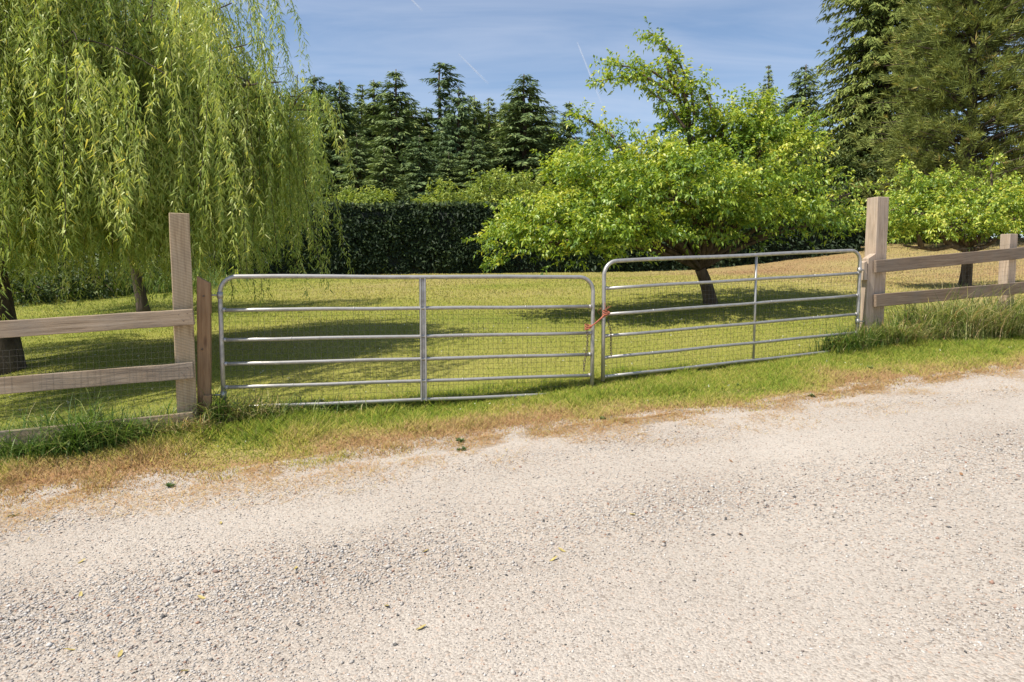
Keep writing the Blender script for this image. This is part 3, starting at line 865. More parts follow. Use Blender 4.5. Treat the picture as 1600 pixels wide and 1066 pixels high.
# rough bank beyond the willow
n = 5000
x = -22 + 12.8 * RNG.random(n); y = 17.5 + 6 * RNG.random(n) ** 1.4
yb = 17.6 + (x + 15) * .55
y = yb + 5 * RNG.random(n) ** 1.5
k = (x < -9.0 - .25 * (y - 20)) ; x, y = x[k], y[k]; n = len(x)
V, F, T = tall_blades(x, y, .5 + .6 * RNG.random(n), .3 + .8 * RNG.random(n), .022 * (.6 + .8 * RNG.random(n)), np.clip(.20 + RNG.normal(size=n) * .28, 0, 1), 3)
o = link('tall_grass', mesh_np('tall_grass', V, F, T), M_tall); tag(o, 'rough unmown grass bank behind the willow', 'grass', kind='stuff')

# ------------------------------------------------------------------ trees
M_bark_w = mat_bark('willow_bark', (0.035, 0.027, 0.02), (0.13, 0.10, 0.075))
M_bark_p = mat_bark('fruit_tree_bark', (0.05, 0.035, 0.025), (0.19, 0.135, 0.095))
M_bark_c = mat_bark('conifer_bark', (0.045, 0.035, 0.028), (0.15, 0.115, 0.09), 4)
M_willow = mat_leaf('willow_leaves', [(0.0, (0.075, 0.12, 0.024)), (0.35, (0.165, 0.215, 0.045)), (0.7, (0.28, 0.305, 0.09)), (0.93, (0.40, 0.41, 0.18)), (1.0, (0.48, 0.36, 0.08))], .38, (1.2, 1.1, .5), .45, .4, gain=2.0)
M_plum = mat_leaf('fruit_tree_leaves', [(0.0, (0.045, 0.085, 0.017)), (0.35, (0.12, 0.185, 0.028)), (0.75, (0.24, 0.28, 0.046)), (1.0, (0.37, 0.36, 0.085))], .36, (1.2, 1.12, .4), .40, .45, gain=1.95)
M_con = mat_leaf('conifer_needles', [(0.0, (0.016, 0.025, 0.011)), (0.5, (0.042, 0.058, 0.022)), (0.85, (0.070, 0.088, 0.031)), (1.0, (0.11, 0.11, 0.042))], .12, (1.1, 1.1, .7), .6, .2, .25, gain=4.3, tree_var=True)
M_fir = mat_leaf('fir_needles', [(0.0, (0.03, 0.045, 0.012)), (0.5, (0.075, 0.095, 0.024)), (0.85, (0.12, 0.135, 0.036)), (1.0, (0.17, 0.16, 0.055))], .15, (1.1, 1.1, .7), .7, .12, .3, gain=2.5)
M_pine = mat_leaf('pine_needles', [(0.0, (0.035, 0.045, 0.013)), (0.5, (0.092, 0.11, 0.031)), (0.85, (0.14, 0.15, 0.045)), (1.0, (0.19, 0.145, 0.058))], .18, (1.1, 1.05, .6), .7, .12, .9, gain=2.7)
M_hedge = mat_leaf('hedge_leaves', [(0.0, (0.010, 0.018, 0.008)), (0.6, (0.022, 0.036, 0.014)), (0.9, (0.045, 0.065, 0.02)), (1.0, (0.085, 0.11, 0.03))], .12, (1.1, 1.1, .6), .55, .2, gain=1.6)
M_shrub = mat_leaf('shrub_leaves', [(0.0, (0.06, 0.095, 0.02)), (0.5, (0.13, 0.17, 0.035)), (1.0, (0.24, 0.26, 0.07))], .3, (1.15, 1.1, .5), .55, .25, gain=2.1)
M_shrub_d = mat_leaf('dark_shrub_leaves', [(0.0, (0.02, 0.035, 0.012)), (0.5, (0.05, 0.075, 0.022)), (1.0, (0.11, 0.13, 0.04))], .2, (1.1, 1.1, .6), .55, .25, gain=1.5)

def curve3(a, b, c, n):
    t = np.linspace(0, 1, n)[:, None]
    return (1 - t) ** 2 * a + 2 * t * (1 - t) * b + t * t * c

# ---- willow
def willow(base, fork, limbs, n_strand, bottom_fn, label, trunk_r, extra_trunks=(), spread=1.0):
    root = empty('willow_tree', base); tag(root, label, 'tree')
    base = np.array(base); mb = MB()
    fork = np.array(fork)
    mid = (base + fork) / 2 + np.array((trunk_r * .8, 0, 0))
    pth = curve3(base - np.array((0, 0, .15)), mid, fork, 9) - base
    flare = trunk_r * (1 + .5 * np.exp(-np.linspace(0, 1, 9) * 7)) * np.linspace(1, .7, 9)
    mb.tube(pth, flare, 12)
    for (b2, f2, r2) in extra_trunks:
        b2 = np.array(b2); f2 = np.array(f2)
        mb.tube(curve3(b2, (b2 + f2) / 2 + np.array((-.1, 0, .1)), f2, 7) - base, np.linspace(r2, r2 * .7, 7), 10)
    SP, SR, CT, CL = [], [], [], []
    for (tip, rad) in limbs:
        tip = np.array(tip)
        ctrl = (fork + tip) / 2 + np.array((0, 0, .12 * np.linalg.norm(tip - fork)))
        c = curve3(fork, ctrl, tip, 12)
        mb.tube(c - base, trunk_r * .30 * (1 - np.linspace(0, 1, 12)) ** 1.6 + .007, 7)
        m = int(n_strand * .92 * rad ** 1.3)
        # strands leave secondary twigs spread about the outer half of the limb
        f = .30 + .70 * RNG.random(m) ** .75
        pos = c[np.clip((f * 11).astype(int), 0, 11)]
        nc = max(4, int(7 * rad)); cf = .30 + .70 * RNG.random(nc) ** .75; co = np.clip(RNG.normal(size=(nc, 3)), -1.3, 1.3) * np.array((.58, .58, .24)) * rad
        ck = RNG.integers(0, nc, m); f = np.clip(cf[ck] + RNG.normal(size=m) * .03, 0, 1); pos = c[np.clip((f * 11).astype(int), 0, 11)]
        off = co[ck] + RNG.normal(size=(m, 3)) * np.array((.17, .17, .10)); CT.append((RNG.random(nc) * .55)[ck]); CL.append((.72 + .4 * RNG.random(nc))[ck])
        q = pos + off; q[:, 2] -= (off[:, 0] ** 2 + off[:, 1] ** 2) * .28 / max(rad, .3)
        q[:, 2] += .16 * rad + .10 * RNG.random(m); SP.append(q); SR.append(off)
        # short leafy shoots that clothe the limb itself
        m2 = 34; f2 = .25 + .75 * RNG.random(m2); i2 = np.minimum((f2 * 11).astype(int), 10); u2 = (f2 * 11 - i2)[:, None]
        o2 = np.clip(RNG.normal(size=(m2, 3)), -1.5, 1.5) * np.array((.12, .12, .05)); p2 = c[i2] * (1 - u2) + c[i2 + 1] * u2 + o2; p2[:, 2] += .14
        SP.append(p2); SR.append(o2); CT.append(.2 + .4 * RNG.random(m2)); CL.append(np.full(m2, .42))
        for i in range(0, m, 9):
            if q[i, 0] + .25 * (q[i, 1] - 9) > -2.42: continue
            mb.tube(curve3(pos[i], (pos[i] + q[i]) / 2 + np.array((0, 0, .15)), q[i], 5) - base, np.linspace(.009, .004, 5), 4, False)
    link('trunk', mb.mesh('trunk'), M_bark_w, root)
    SP = np.vstack(SP); SR = np.vstack(SR); CT = np.concatenate(CT); CL = np.concatenate(CL)
    ok = SP[:, 0] + .25 * (SP[:, 1] - 9) < -2.42                    # outer limit of the crown towards the gate
    SP, SR, CT, CL = SP[ok], SR[ok], CT[ok], CL[ok]; n = len(SP)
    zb = bottom_fn(SP)
    full = np.maximum(SP[:, 2] - zb, .25)
    ln = np.where(RNG.random(n) < .5, full * (.75 + .3 * RNG.random(n)), full * (.2 + .6 * RNG.random(n)))
    ln = np.clip(ln * CL, .3, 3.6)
    tw = MB(); LP, LA, LT = [], [], []
    sway = RNG.normal(size=(n, 2)) * .12
    outd = norm(np.c_[SR[:, 0], SR[:, 1], np.zeros(n)])
    tb = .45 * RNG.random(n) + CT
    for i in range(n):
        m = int(ln[i] / .030) + 2
        s = np.linspace(0, 1, m)
        p = np.empty((m, 3))
        curl = (.12 + .30 * tb[i]) * (1 - np.exp(-s * 4))
        p[:, 0] = SP[i, 0] + outd[i, 0] * curl + sway[i, 0] * s * ln[i] + .015 * np.sin(s * 9 + i)
        p[:, 1] = SP[i, 1] + outd[i, 1] * curl + sway[i, 1] * s * ln[i]
        p[:, 2] = SP[i, 2] - ln[i] * s + .10 * np.sin(np.clip(s * 4, 0, math.pi))
        if i % 4 == 0: tw.tube(p[::max(1, m // 5)] - base, .0035, 3, False)
        LP.append(p); LT.append(np.full(m, tb[i]))
    LP = np.vstack(LP); LT = np.concatenate(LT); m = len(LP)
    # two leaves per node, hanging
    LP = np.repeat(LP, 2, 0) + RNG.normal(size=(2 * m, 3)) * .012; LT = np.repeat(LT, 2)
    az = RNG.random(2 * m) * 2 * math.pi; el = -.35 - 1.1 * RNG.random(2 * m)
    A = np.c_[np.cos(az) * np.cos(el), np.sin(az) * np.cos(el), np.sin(el)]
    Bs = norm(np.cross(A, rnd_dir(2 * m))) * (.0055 + .0035 * RNG.random(2 * m))[:, None]
    Ln = (.065 + .06 * RNG.random(2 * m))[:, None]
    V = np.stack([LP + A * Ln * .25 - Bs, LP + A * Ln * .25 + Bs, LP + A * Ln + np.array((0, 0, -.14)) * Ln], 1).reshape(-1, 3)
    F = np.arange(6 * m).reshape(-1, 3)
    t = np.clip(.10 + .55 * LT + RNG.normal(size=2 * m) * .17, 0, .92); t = np.where(RNG.random(2 * m) < .025, 1.0, t)
    tag(link('strands', tw.mesh('strands'), M_bark_w, root), kind='stuff')
    link('crown', mesh_np('crown', V - base, F, np.repeat(t, 3)), M_willow, root)
    print('willow leaves', 2 * m)

WD = 9.2
wb = at(8, 588, 9.0)
limbsA = [(at(490, 165, 9.2), .95), (at(425, 150, 8.7), .85), (at(350, 30, 8.9), 1.0), (at(255, 15, 7.9), 1.1), (at(110, 60, 7.3), 1.05), (at(180, -90, 7.8), 1.2), (at(15, 70, 7.2), 1.1),
          (at(310, -120, 9.4), 1.0), (at(-120, -20, 8.2), 1.2), (at(60, -160, 8.4), 1.2), (at(310, 170, 8.2), .85), (at(440, 220, 10.0), .9), (at(30, 210, 7.0), .70), (at(-220, 80, 9.0), 1.2), (at(190, 160, 8.2), .7),
          (at(508, 172, 8.9), .65), (at(500, 210, 9.8), .65), (at(400, 112, 9.2), .75), (at(460, 155, 9.5), .7), (at(60, -190, 6.9), .9), (at(190, -170, 7.1), .9), (at(385, 70, 8.4), .6), (at(362, 5, 8.3), .65), (at(440, 128, 8.4), .55), (at(515, 165, 9.6), .6), (at(330, -40, 8.8), .8), (at(-260, -60, 6.7), 1.1), (at(-110, -190, 6.5), 1.0), (at(-330, 90, 6.6), 1.0), (at(-60, -230, 7.2), 1.0), (at(470, 150, 9.0), .85), (at(505, 165, 9.3), .7), (at(430, 128, 9.2), .7)]
def bottomA(P):
    px = 800 + P[:, 0] / P[:, 1] * FPX
    py = np.interp(px, [-300, 0, 60, 120, 200, 300, 330, 400, 470, 500, 540], [450, 440, 432, 428, 432, 436, 448, 425, 420, 400, 335])
    py = py + 12 - 75 * RNG.random(len(P)) ** 1.3 + 22 * np.sin(px * .045) + 12 * np.sin(px * .11 + 1)
    return CAM_H - (py - 445) / FPX * P[:, 1]
willow(wb, at(-45, 300, 9.1), limbsA, 150, bottomA, 'big weeping willow on the left with a thick dark trunk at the frame edge', .20,
       [(at(-60, 590, 9.2), at(-90, 330, 9.3), .16)])
wb2 = at(226, 490, 14.5)
limbsB = [(at(420, 210, 13.5), 1.3), (at(300, 150, 13.6), 1.4), (at(180, 160, 14), 1.4), (at(80, 180, 15), 1.4), (at(330, 240, 15.5), 1.3), (at(460, 260, 14.6), 1.0), (at(-60, 200, 15), 1.3)]
def bottomB(P):
    px = 800 + P[:, 0] / P[:, 1] * FPX
    py = np.interp(px, [-300, 0, 100, 200, 300, 400, 470, 540], [400, 395, 405, 425, 425, 415, 405, 350]) - 40 * RNG.random(len(P)) ** 2
    return CAM_H - (py - 445) / FPX * P[:, 1]
willow(wb2, at(185, 330, 14.4), limbsB, 85, bottomB, 'smaller weeping willow with a thin leaning trunk, behind the big one', .11)

# ---- broadleaf crowns made of leafy twigs
def twig_leaves(P, D, nleaf, tl_, leaf_l, leaf_w, tint0, tvar=.2):
    """P twig bases, D twig directions"""
    n = len(P); D = norm(D)
    k = np.tile(np.arange(nleaf), n); s = (k + .6) / nleaf
    PP = np.repeat(P, nleaf, 0) + np.repeat(D, nleaf, 0) * (s * np.repeat(tl_, nleaf))[:, None]
    PP[:, 2] -= .12 * s ** 2 * np.repeat(tl_, nleaf)
    DD = np.repeat(D, nleaf, 0)
    m = n * nleaf
    side = norm(np.cross(DD, rnd_dir(m)))
    A = norm(DD * .55 + side * .9 + np.array((0, 0, -.12)))
    N = norm(np.array((0, 0, 1.0)) + rnd_dir(m) * .75)
    V, F = leaves_np(PP, A, N, leaf_l * (.65 + .6 * RNG.random(m)), leaf_w * (.7 + .5 * RNG.random(m)), .22, .45, .22)
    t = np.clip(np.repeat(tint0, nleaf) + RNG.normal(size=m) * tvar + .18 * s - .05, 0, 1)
    return V, F, np.repeat(t, 4)

def lump_points(lumps, dens, tier=0):
    Ps, Ds, Ts = [], [], []
    for (c, r) in lumps:
        r = np.array(r) if np.ndim(r) else np.array((r, r, r * .8))
        n = int(dens * (r[0] * r[1] + r[0] * r[2] + r[1] * r[2]) / 3 * 4)
        if tier:
            # sprays: flat leafy fans at the ends of side branches
            m = max(4, n // tier)
            d = rnd_dir(m); q = .20 + .68 * RNG.random(m) ** .5
            C = np.array(c) + d * r * q[:, None]
            sz = .15 + .20 * RNG.random(m); bt = RNG.normal(size=m) * .13
            k = RNG.integers(0, m, n)
            out_ = norm(d * np.array((1, 1, .25)) + np.array((0, 0, .12)))
            loc = np.clip(RNG.normal(size=(n, 3)), -1.7, 1.7) * np.array((1.0, 1.0, .27)) * sz[k][:, None]
            P = C[k] + loc + out_[k] * (sz[k] * RNG.random(n))[:, None] * .8
            P[:, 2] -= .22 * (loc[:, 0] ** 2 + loc[:, 1] ** 2) / sz[k]
            Ps.append(P); Ds.append(norm(out_[k] * .9 + norm(loc) * .5 + np.array((0, 0, .15)) + rnd_dir(n) * .4))
            Ts.append(.34 + bt[k] + .30 * np.clip(loc[:, 2] / (sz[k] * .34), -1, 1.4) * .5 + .16 * q[k] * (d[k, 2] * .5 + .5))  # lit spray tops and shaded undersides are painted into the leaf tint
        else:
            d = rnd_dir(n); q = RNG.random(n) ** .42
            P = np.array(c) + d * r * q[:, None]
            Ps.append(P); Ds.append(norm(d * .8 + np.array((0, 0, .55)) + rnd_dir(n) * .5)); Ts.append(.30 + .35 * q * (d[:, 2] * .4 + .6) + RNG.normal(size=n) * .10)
    return np.vstack(Ps), np.vstack(Ds), np.concatenate(Ts)

def broadleaf(name, label, base, fork, lumps, dens, mat, bark, tr, nleaf=9, tw=.28, ll=.085, lw=.04, shoots=(), cat='tree', group=None, limb_r=.06, tier=0):
    root = empty(name, base); tag(root, label, cat, group); base = np.array(base); fork = np.array(fork)
    mb = MB()
    if tr > 0:
        pth = curve3(base - np.array((0, 0, .12)), (base + fork) / 2 + np.array((tr * .4, 0, 0)), fork, 8) - base
        mb.tube(pth, tr * (1 + .35 * np.exp(-np.linspace(0, 1, 8) * 6)) * np.linspace(1, .78, 8), 10)
    for (c, r) in lumps:
        c = np.array(c)
        cv = curve3(fork, fork * .45 + c * .55 + np.array((0, 0, .16 * np.linalg.norm(c - fork))) + RNG.normal(size=3) * .12, c, 8)
        mb.tube(cv - base, np.linspace(limb_r, .014, 8), 6)
        for q in range(5):
            e = c + rnd_dir(1)[0] * np.array(r if np.ndim(r) else (r, r, r)) * .8; s = cv[RNG.integers(4, 8)]
            mb.tube(curve3(s, (s + e) / 2 + RNG.normal(size=3) * .06, e, 5) - base, np.linspace(.018, .005, 5), 4, False)
    P, D, T = lump_points(lumps, dens, tier)
    for path, rr in shoots:
        path = np.array(path)
        n = int(np.linalg.norm(np.diff(path, axis=0), axis=1).sum() * 36)
        f = RNG.random(n) * (len(path) - 1); i = np.minimum(f.astype(int), len(path) - 2); u = (f - i)[:, None]
        c = path[i] * (1 - u) + path[i + 1] * u
        d = norm(path[i + 1] - path[i]); dd = norm(d * .7 + rnd_dir(n) * .9)
        rad = rr * (1.0 - .65 * f / (len(path) - 1))
        P = np.vstack([P, c + rnd_dir(n) * (rad * RNG.random(n))[:, None] * .5]); D = np.vstack([D, dd]); T = np.r_[T, .45 + RNG.normal(size=n) * .12]
        mb.tube(path - base, np.linspace(.03, .006, len(path)), 5, False)
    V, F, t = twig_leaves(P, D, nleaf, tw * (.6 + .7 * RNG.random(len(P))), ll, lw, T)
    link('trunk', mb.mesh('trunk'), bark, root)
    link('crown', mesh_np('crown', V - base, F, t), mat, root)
    print(name, 'leaves', len(P) * nleaf)
    return root

def lp(px, py, D, rpx, fy=.8, fd=1.0):
    r = rpx / FPX * D
    return (at(px, py, D), (r, r * fd, r * fy))
plum_l = [lp(835, 345, 11.6, 66, .70), lp(872, 295, 12.2, 66, .7), lp(905, 352, 11.3, 74, .55), lp(960, 290, 11.6, 86, .72), lp(995, 345, 11.2, 74, .42), lp(1010, 235, 12.2, 68, .8), lp(1070, 285, 11.3, 90, .72),
          lp(1085, 212, 12.4, 58, .9), lp(1150, 215, 12.8, 66, .8), lp(1190, 182, 13.0, 38, .9), lp(1150, 285, 11.7, 84, .68), lp(1212, 255, 12.6, 54, .85), lp(1225, 310, 12.3, 66, .60), lp(1100, 335, 11.7, 66, .35),
          lp(1285, 318, 12.9, 40, .55), lp(1262, 280, 13.2, 38, .7), lp(800, 340, 12.0, 30, .8), lp(918, 195, 12.8, 30, .5), lp(955, 225, 12.6, 42, .7), lp(1115, 165, 12.6, 22, 1.0), lp(1325, 300, 13.2, 22, .8), lp(868, 252, 12.6, 28, .6),
          lp(1000, 290, 13.6, 86, .55), lp(1120, 275, 14.2, 92, .55), lp(1205, 285, 14.0, 66, .55), lp(1300, 340, 13.4, 30, .6), lp(1335, 330, 13.8, 26, .7), lp(850, 372, 11.5, 44, .5), lp(915, 375, 11.3, 44, .35), lp(845, 325, 12.4, 72, .65), lp(905, 325, 12.6, 74, .6), lp(795, 352, 11.8, 30, .8), lp(830, 380, 11.8, 34, .5),
          lp(1062, 128, 12.3, 22, 1.3), lp(1076, 165, 12.3, 30, 1.2), lp(1040, 92, 12.3, 14, 1.2), lp(1168, 185, 12.9, 44, .8), lp(1132, 192, 12.7, 38, .9), lp(1205, 205, 12.9, 36, .9), lp(1240, 285, 12.6, 46, .6)]
plum_sh = [(np.array([at(1085, 190, 12.3), at(1080, 140, 12.3), at(1062, 100, 12.3), at(1040, 70, 12.35), at(1012, 48, 12.4)]), .30),
           (np.array([at(1080, 175, 12.2), at(1062, 130, 12.2), at(1048, 92, 12.25)]), .34),
           (np.array([at(1075, 150, 12.3), at(1020, 112, 12.3), at(980, 104, 12.35), at(940, 100, 12.4)]), .26),
           (np.array([at(1060, 150, 12.2), at(1005, 118, 12.2), at(965, 122, 12.2), at(926, 128, 12.2)]), .24),
           (np.array([at(1070, 200, 12.1), at(1040, 160, 12.1), at(1010, 140, 12.1)]), .3),
           (np.array([at(1120, 200, 12.4), at(1108, 160, 12.4), at(1100, 138, 12.4)]), .2),
           (np.array([at(1190, 190, 12.9), at(1200, 160, 12.9), at(1205, 138, 12.9)]), .25),
           (np.array([at(960, 215, 12.6), at(915, 185, 12.6), at(902, 178, 12.6)]), .25)]
plum_l = [(c + np.array((.16 if c[0] < 1.4 else 0, 0, -.05)), tuple(max(.12, q - .15) if i < 2 else max(.10, q - .10) for i, q in enumerate(r))) for c, r in plum_l]
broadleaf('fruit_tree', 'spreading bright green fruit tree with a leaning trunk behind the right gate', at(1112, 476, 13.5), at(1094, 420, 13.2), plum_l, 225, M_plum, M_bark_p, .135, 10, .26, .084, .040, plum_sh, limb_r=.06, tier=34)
# tree behind the right fence
or_l = [lp(1398, 328, 16, 26, .7), lp(1382, 348, 16.4, 22, .7), lp(1425, 335, 15.8, 42, .7), lp(1480, 325, 16, 56, .66), lp(1540, 325, 15.8, 58, .62), lp(1600, 322, 16, 58, .66), lp(1450, 298, 16.6, 38, .7), lp(1405, 345, 16.5, 26, .8), lp(1510, 296, 16.6, 44, .6), lp(1570, 290, 16.6, 44, .5), lp(1660, 312, 16.4, 60, .7), lp(1720, 320, 17, 60, .8), lp(1430, 280, 16.8, 24, .8), lp(1540, 352, 15.6, 36, .35), lp(1470, 355, 15.6, 38, .3)]
or_s = [(np.array([at(1440, 300, 16.5), at(1425, 275, 16.5), at(1418, 255, 16.5)]), .22), (np.array([at(1550, 290, 16.5), at(1548, 262, 16.5), at(1556, 245, 16.5)]), .2)]
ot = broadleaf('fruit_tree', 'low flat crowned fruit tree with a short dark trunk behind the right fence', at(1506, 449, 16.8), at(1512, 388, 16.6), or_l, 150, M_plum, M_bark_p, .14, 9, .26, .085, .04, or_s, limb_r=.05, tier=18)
b0 = at(1506, 449, 16.8)
for pth in ([(1512, 392, 16.6), (1488, 384, 16.3), (1462, 390, 16.1), (1440, 388, 16), (1412, 384, 15.9)], [(1512, 392, 16.6), (1540, 385, 16.4), (1556, 374, 16.3), (1568, 366, 16.2)],
            [(1485, 385, 16.3), (1474, 372, 16.2), (1468, 362, 16.2)], [(1440, 388, 16), (1436, 372, 16), (1432, 360, 16)], [(1512, 392, 16.6), (1498, 376, 16.5), (1490, 360, 16.4)]):
    mb = MB(); mb.tube(np.array([at(*p) for p in pth]) - b0, np.linspace(.075, .02, len(pth)), 7)
    link('branch', mb.mesh('branch'), M_bark_p, ot)
# ---- hedge
hA = gpt(*(at(330, 428, 29.4)[:2])); hB = gpt(*(at(1345, 393, 32.0)[:2]))
hroot = empty('hedge', (hA + hB) / 2); tag(hroot, 'tall dark clipped hedge closing the far side of the lawn', 'hedge')
hb = np.array(hroot.location)
hu = hB - hA; hlen = np.linalg.norm(hu[:2]); hu = hu / hlen
hn = norm(np.array((hu[1], -hu[0], 0)))
if hn[1] > 0: hn = -hn
HH = 2.95; HT = 1.6
V = []
nseg = 40
for i in range(nseg + 1):
    p = hA + hu * hlen * i / nseg; g = float(gz(p[0], p[1]))
    for (o_, z_) in ((-.0, -.2), (-.12, HH * .9), (-.35, HH - .18), (-HT, HH - .18), (-HT, -.2)):
        q = p + hn * o_; V.append((q[0], q[1], g + z_ + (fbm(np.array([i * .7]), np.array([o_]), 91)[0] - .5) * .2))
V = np.array(V) - hb
Q = []
for i in range(nseg):
    for k in range(4): Q.append((i * 5 + k, i * 5 + k + 1, (i + 1) * 5 + k + 1, (i + 1) * 5 + k))
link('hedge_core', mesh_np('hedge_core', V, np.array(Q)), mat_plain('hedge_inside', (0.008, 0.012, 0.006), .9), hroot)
n = 46000
s = RNG.random(n) * hlen; hh = RNG.random(n) ** .9 * HH; onTop = RNG.random(n) < .22
p = hA[None] + hu[None] * s[:, None]; g = gz(p[:, 0], p[:, 1])
bump = (fbm(s * .9, hh * 1.1, 95, 3) - .5) * .55
off = np.where(onTop, -RNG.random(n) * HT, .02 + bump - .28 * (hh / HH) ** 6 + RNG.normal(size=n) * .06)
zz = np.where(onTop, HH + (fbm(s * 1.3, s * 0 + 3, 96) - .5) * .35 - .06 + RNG.random(n) * .16, hh + .05)
P = p + hn[None] * off[:, None]; P[:, 2] = g + zz
A = norm(hn[None] * .5 + rnd_dir(n) * .9 + np.array((0, 0, -.15))); A[onTop] = norm(np.array((0, 0, .6)) + rnd_dir(onTop.sum()))
V, F = leaves_np(P - hb, A, norm(hn[None] + np.array((0, 0, .6)) + rnd_dir(n) * .8), .16 + .13 * RNG.random(n), .07 + .05 * RNG.random(n), .15, .45, .1)
t = np.clip(.30 + .9 * (fbm(s * 2.3, hh * 2.3, 97, 3) - .42) + RNG.normal(size=n) * .2 + np.where(onTop, .4, 0), 0, 1)  # top leaves tinted lighter: sunlit upper edge put into the colour
link('hedge_foliage', mesh_np('hedge_foliage', V, F, np.repeat(t, 4)), M_hedge, hroot)

# ---- conifers
def conifer_meshes(seed, H=20.0, R=3.6, levels=52, nb=9, nsp=15, spray=.66, prof=.64, droop=.30, gap=.10, top_style=0, z0=.04):
    r = np.random.default_rng(seed)
    PP, AA, NN, LL, WW, TT = [], [], [], [], [], []
    mb = MB()
    mb.tube(np.c_[np.cumsum(r.normal(size=12) * .03), np.cumsum(r.normal(size=12) * .03), np.linspace(-.3, H, 12)], np.linspace(H * .016, .03, 12), 8)
    for lv in range(levels):
        f = z0 + (1 - z0) * (lv + r.random() * .8) / levels
        z = f * H
        env = R * (1 - f) ** prof + .12
        if top_style == 1 and f > .5: env = R * (.22 + .45 * max(0, math.sin((f - .5) * 19)) ** 1.2) * (1.15 - f * .75)
        m = max(3, int(nb * (.55 + .6 * (1 - f))))
        a0 = r.random() * 6.28
        for b in range(m):
            if r.random() < gap: continue
            az = a0 + b * 6.283 / m + r.normal() * .25
            L = env * (.62 + .5 * r.random())
            el = .35 * f - .10 - droop * .5 * (1 - f) + r.normal() * .08
            d = np.array((math.cos(az), math.sin(az), 0)); sd = np.array((-math.sin(az), math.cos(az), 0))
            k = max(3, int(nsp * (.35 + L / R)))
            s = np.linspace(.18, 1, k)
            c = d[None] * (s * L)[:, None]; c[:, 2] = z + el * L * s - droop * L * s ** 2 * .55 + droop * .25 * L * np.clip(s - .75, 0, 1)
            if L > 1.0: mb.tube(np.vstack([(0, 0, z), c[::max(1, k // 3)]]), np.linspace(.05, .012, len(c[::max(1, k // 3)]) + 1), 4, False)
            for sgn in (-1, 1, 0):
                A = d[None] * (.75 if sgn else .6) + sd[None] * sgn * .75 + np.array((0, 0, -.22 - droop * .5)) + r.normal(size=(k, 3)) * .22
                PP.append(c + r.normal(size=(k, 3)) * .06); AA.append(A)
                NN.append(np.array((0, 0, .75)) + d[None] * .6 + r.normal(size=(k, 3)) * .45)
                ls = spray * (.55 + .6 * r.random(k)) * (1.15 - .5 * s) * min(1, .35 + L / 2.2)
                LL.append(ls); WW.append(ls * (.24 + .13 * r.random(k)))
                TT.append(.30 + .30 * s + r.normal(size=k) * .16 + r.normal() * .06)
    P = np.vstack(PP); A = norm(np.vstack(AA)); N = norm(np.vstack(NN))
    V, F = leaves_np(P, A, N, np.concatenate(LL), np.concatenate(WW), .1, .4, .22)
    t = np.repeat(np.clip(np.concatenate(TT), 0, 1), 4)
    return mb.mesh('trunk'), mesh_np('crown', V, F, t), len(F)

VAR = []
for sd, kw in ((1, dict(R=3.3)), (2, dict(R=3.9, prof=.58, droop=.42)), (3, dict(R=2.9, prof=.75, gap=.16)), (4, dict(R=3.6, prof=.52, droop=.36, gap=.2)), (5, dict(R=3.4, top_style=1, gap=.2, levels=46))):
    a, b, nt_ = conifer_meshes(100 + sd, **kw)
    a.materials.append(M_bark_c); b.materials.append(M_con); VAR.append((a, b))
    print('conifer', nt_)

def place_conifer(px, py, D, v, wf, label, group='conifers behind the hedge', rz=None):
    T = at(px, py, D); g = float(gz(T[0], min(D, 35)))
    H = T[2] - g + .1
    root = empty('conifer_tree', (T[0], D, g), RNG.random() * 6.28 if rz is None else rz)
    s = H / 20.0; root.scale = (s * wf * 1.85, s * wf * 1.85, s)
    tag(root, label, 'tree', group)
    link('trunk', VAR[v][0], None, root); link('crown', VAR[v][1], None, root)

front = [
    (495, 119, 62, 1, .95, 'dark conifer rising just right of the willow crown edge, leftmost in the forest row'),
    (528, 127, 60, 3, .80, 'second conifer from the left in the forest row behind the hedge'),
    (563, 134, 66, 2, .80, 'slim conifer third from the left in the forest row behind the hedge'),
    (587, 127, 62, 0, .85, 'conifer fourth from the left in the forest row, left of the sharp tall spire'),
    (617, 111, 58, 0, .85, 'sharp tall spired conifer, fifth from the left in the forest row'),
    (690, 97, 63, 4, .95, 'tallest conifer of the middle row with an open tufted flat top'),
    (714, 138, 57, 1, .72, 'conifer just right of the tufted tallest one in the forest row'),
    (740, 150, 60, 3, .72, 'conifer second to the right of the tufted tallest one'),
    (766, 156, 64, 2, .85, 'low topped conifer midway between the tufted one and the broad pointed one'),
    (790, 160, 66, 0, .80, 'low conifer directly left of the broad pointed one'),
    (822, 117, 58, 1, 1.0, 'broad pointed conifer with ragged boughs, left of the fruit tree'),
    (865, 180, 74, 2, .7, 'small distant conifer right of the broad pointed one'),
    (888, 160, 72, 0, .62, 'slim distant conifer directly above the left end of the fruit tree'),
    (560, 210, 52, 3, .85, 'shorter olive conifer standing in front of the row, nearest the willow'),
    (655, 214, 52, 1, .95, 'shorter conifer standing in front of the row below the tufted tallest one'),
    (600, 232, 49, 0, 1.1, 'low conifer in front of the row, below the sharp tall spire'),
    (740, 215, 53, 3, .9, 'shorter conifer in front of the row, right of the tufted one'),
    (1201, 105, 68, 2, .55, 'narrow conifer spire behind the right shoulder of the fruit tree'),
    (1256, 103, 62, 3, .72, 'blue grey pointed conifer between the fruit tree and the big fir'),
    (1178, 168, 70, 0, .7, 'low conifer peeping over the right shoulder of the fruit tree'),
    (1228, 165, 70, 2, .8, 'low conifer between the two spires right of the fruit tree'),
]
for r_ in front: place_conifer(*r_)
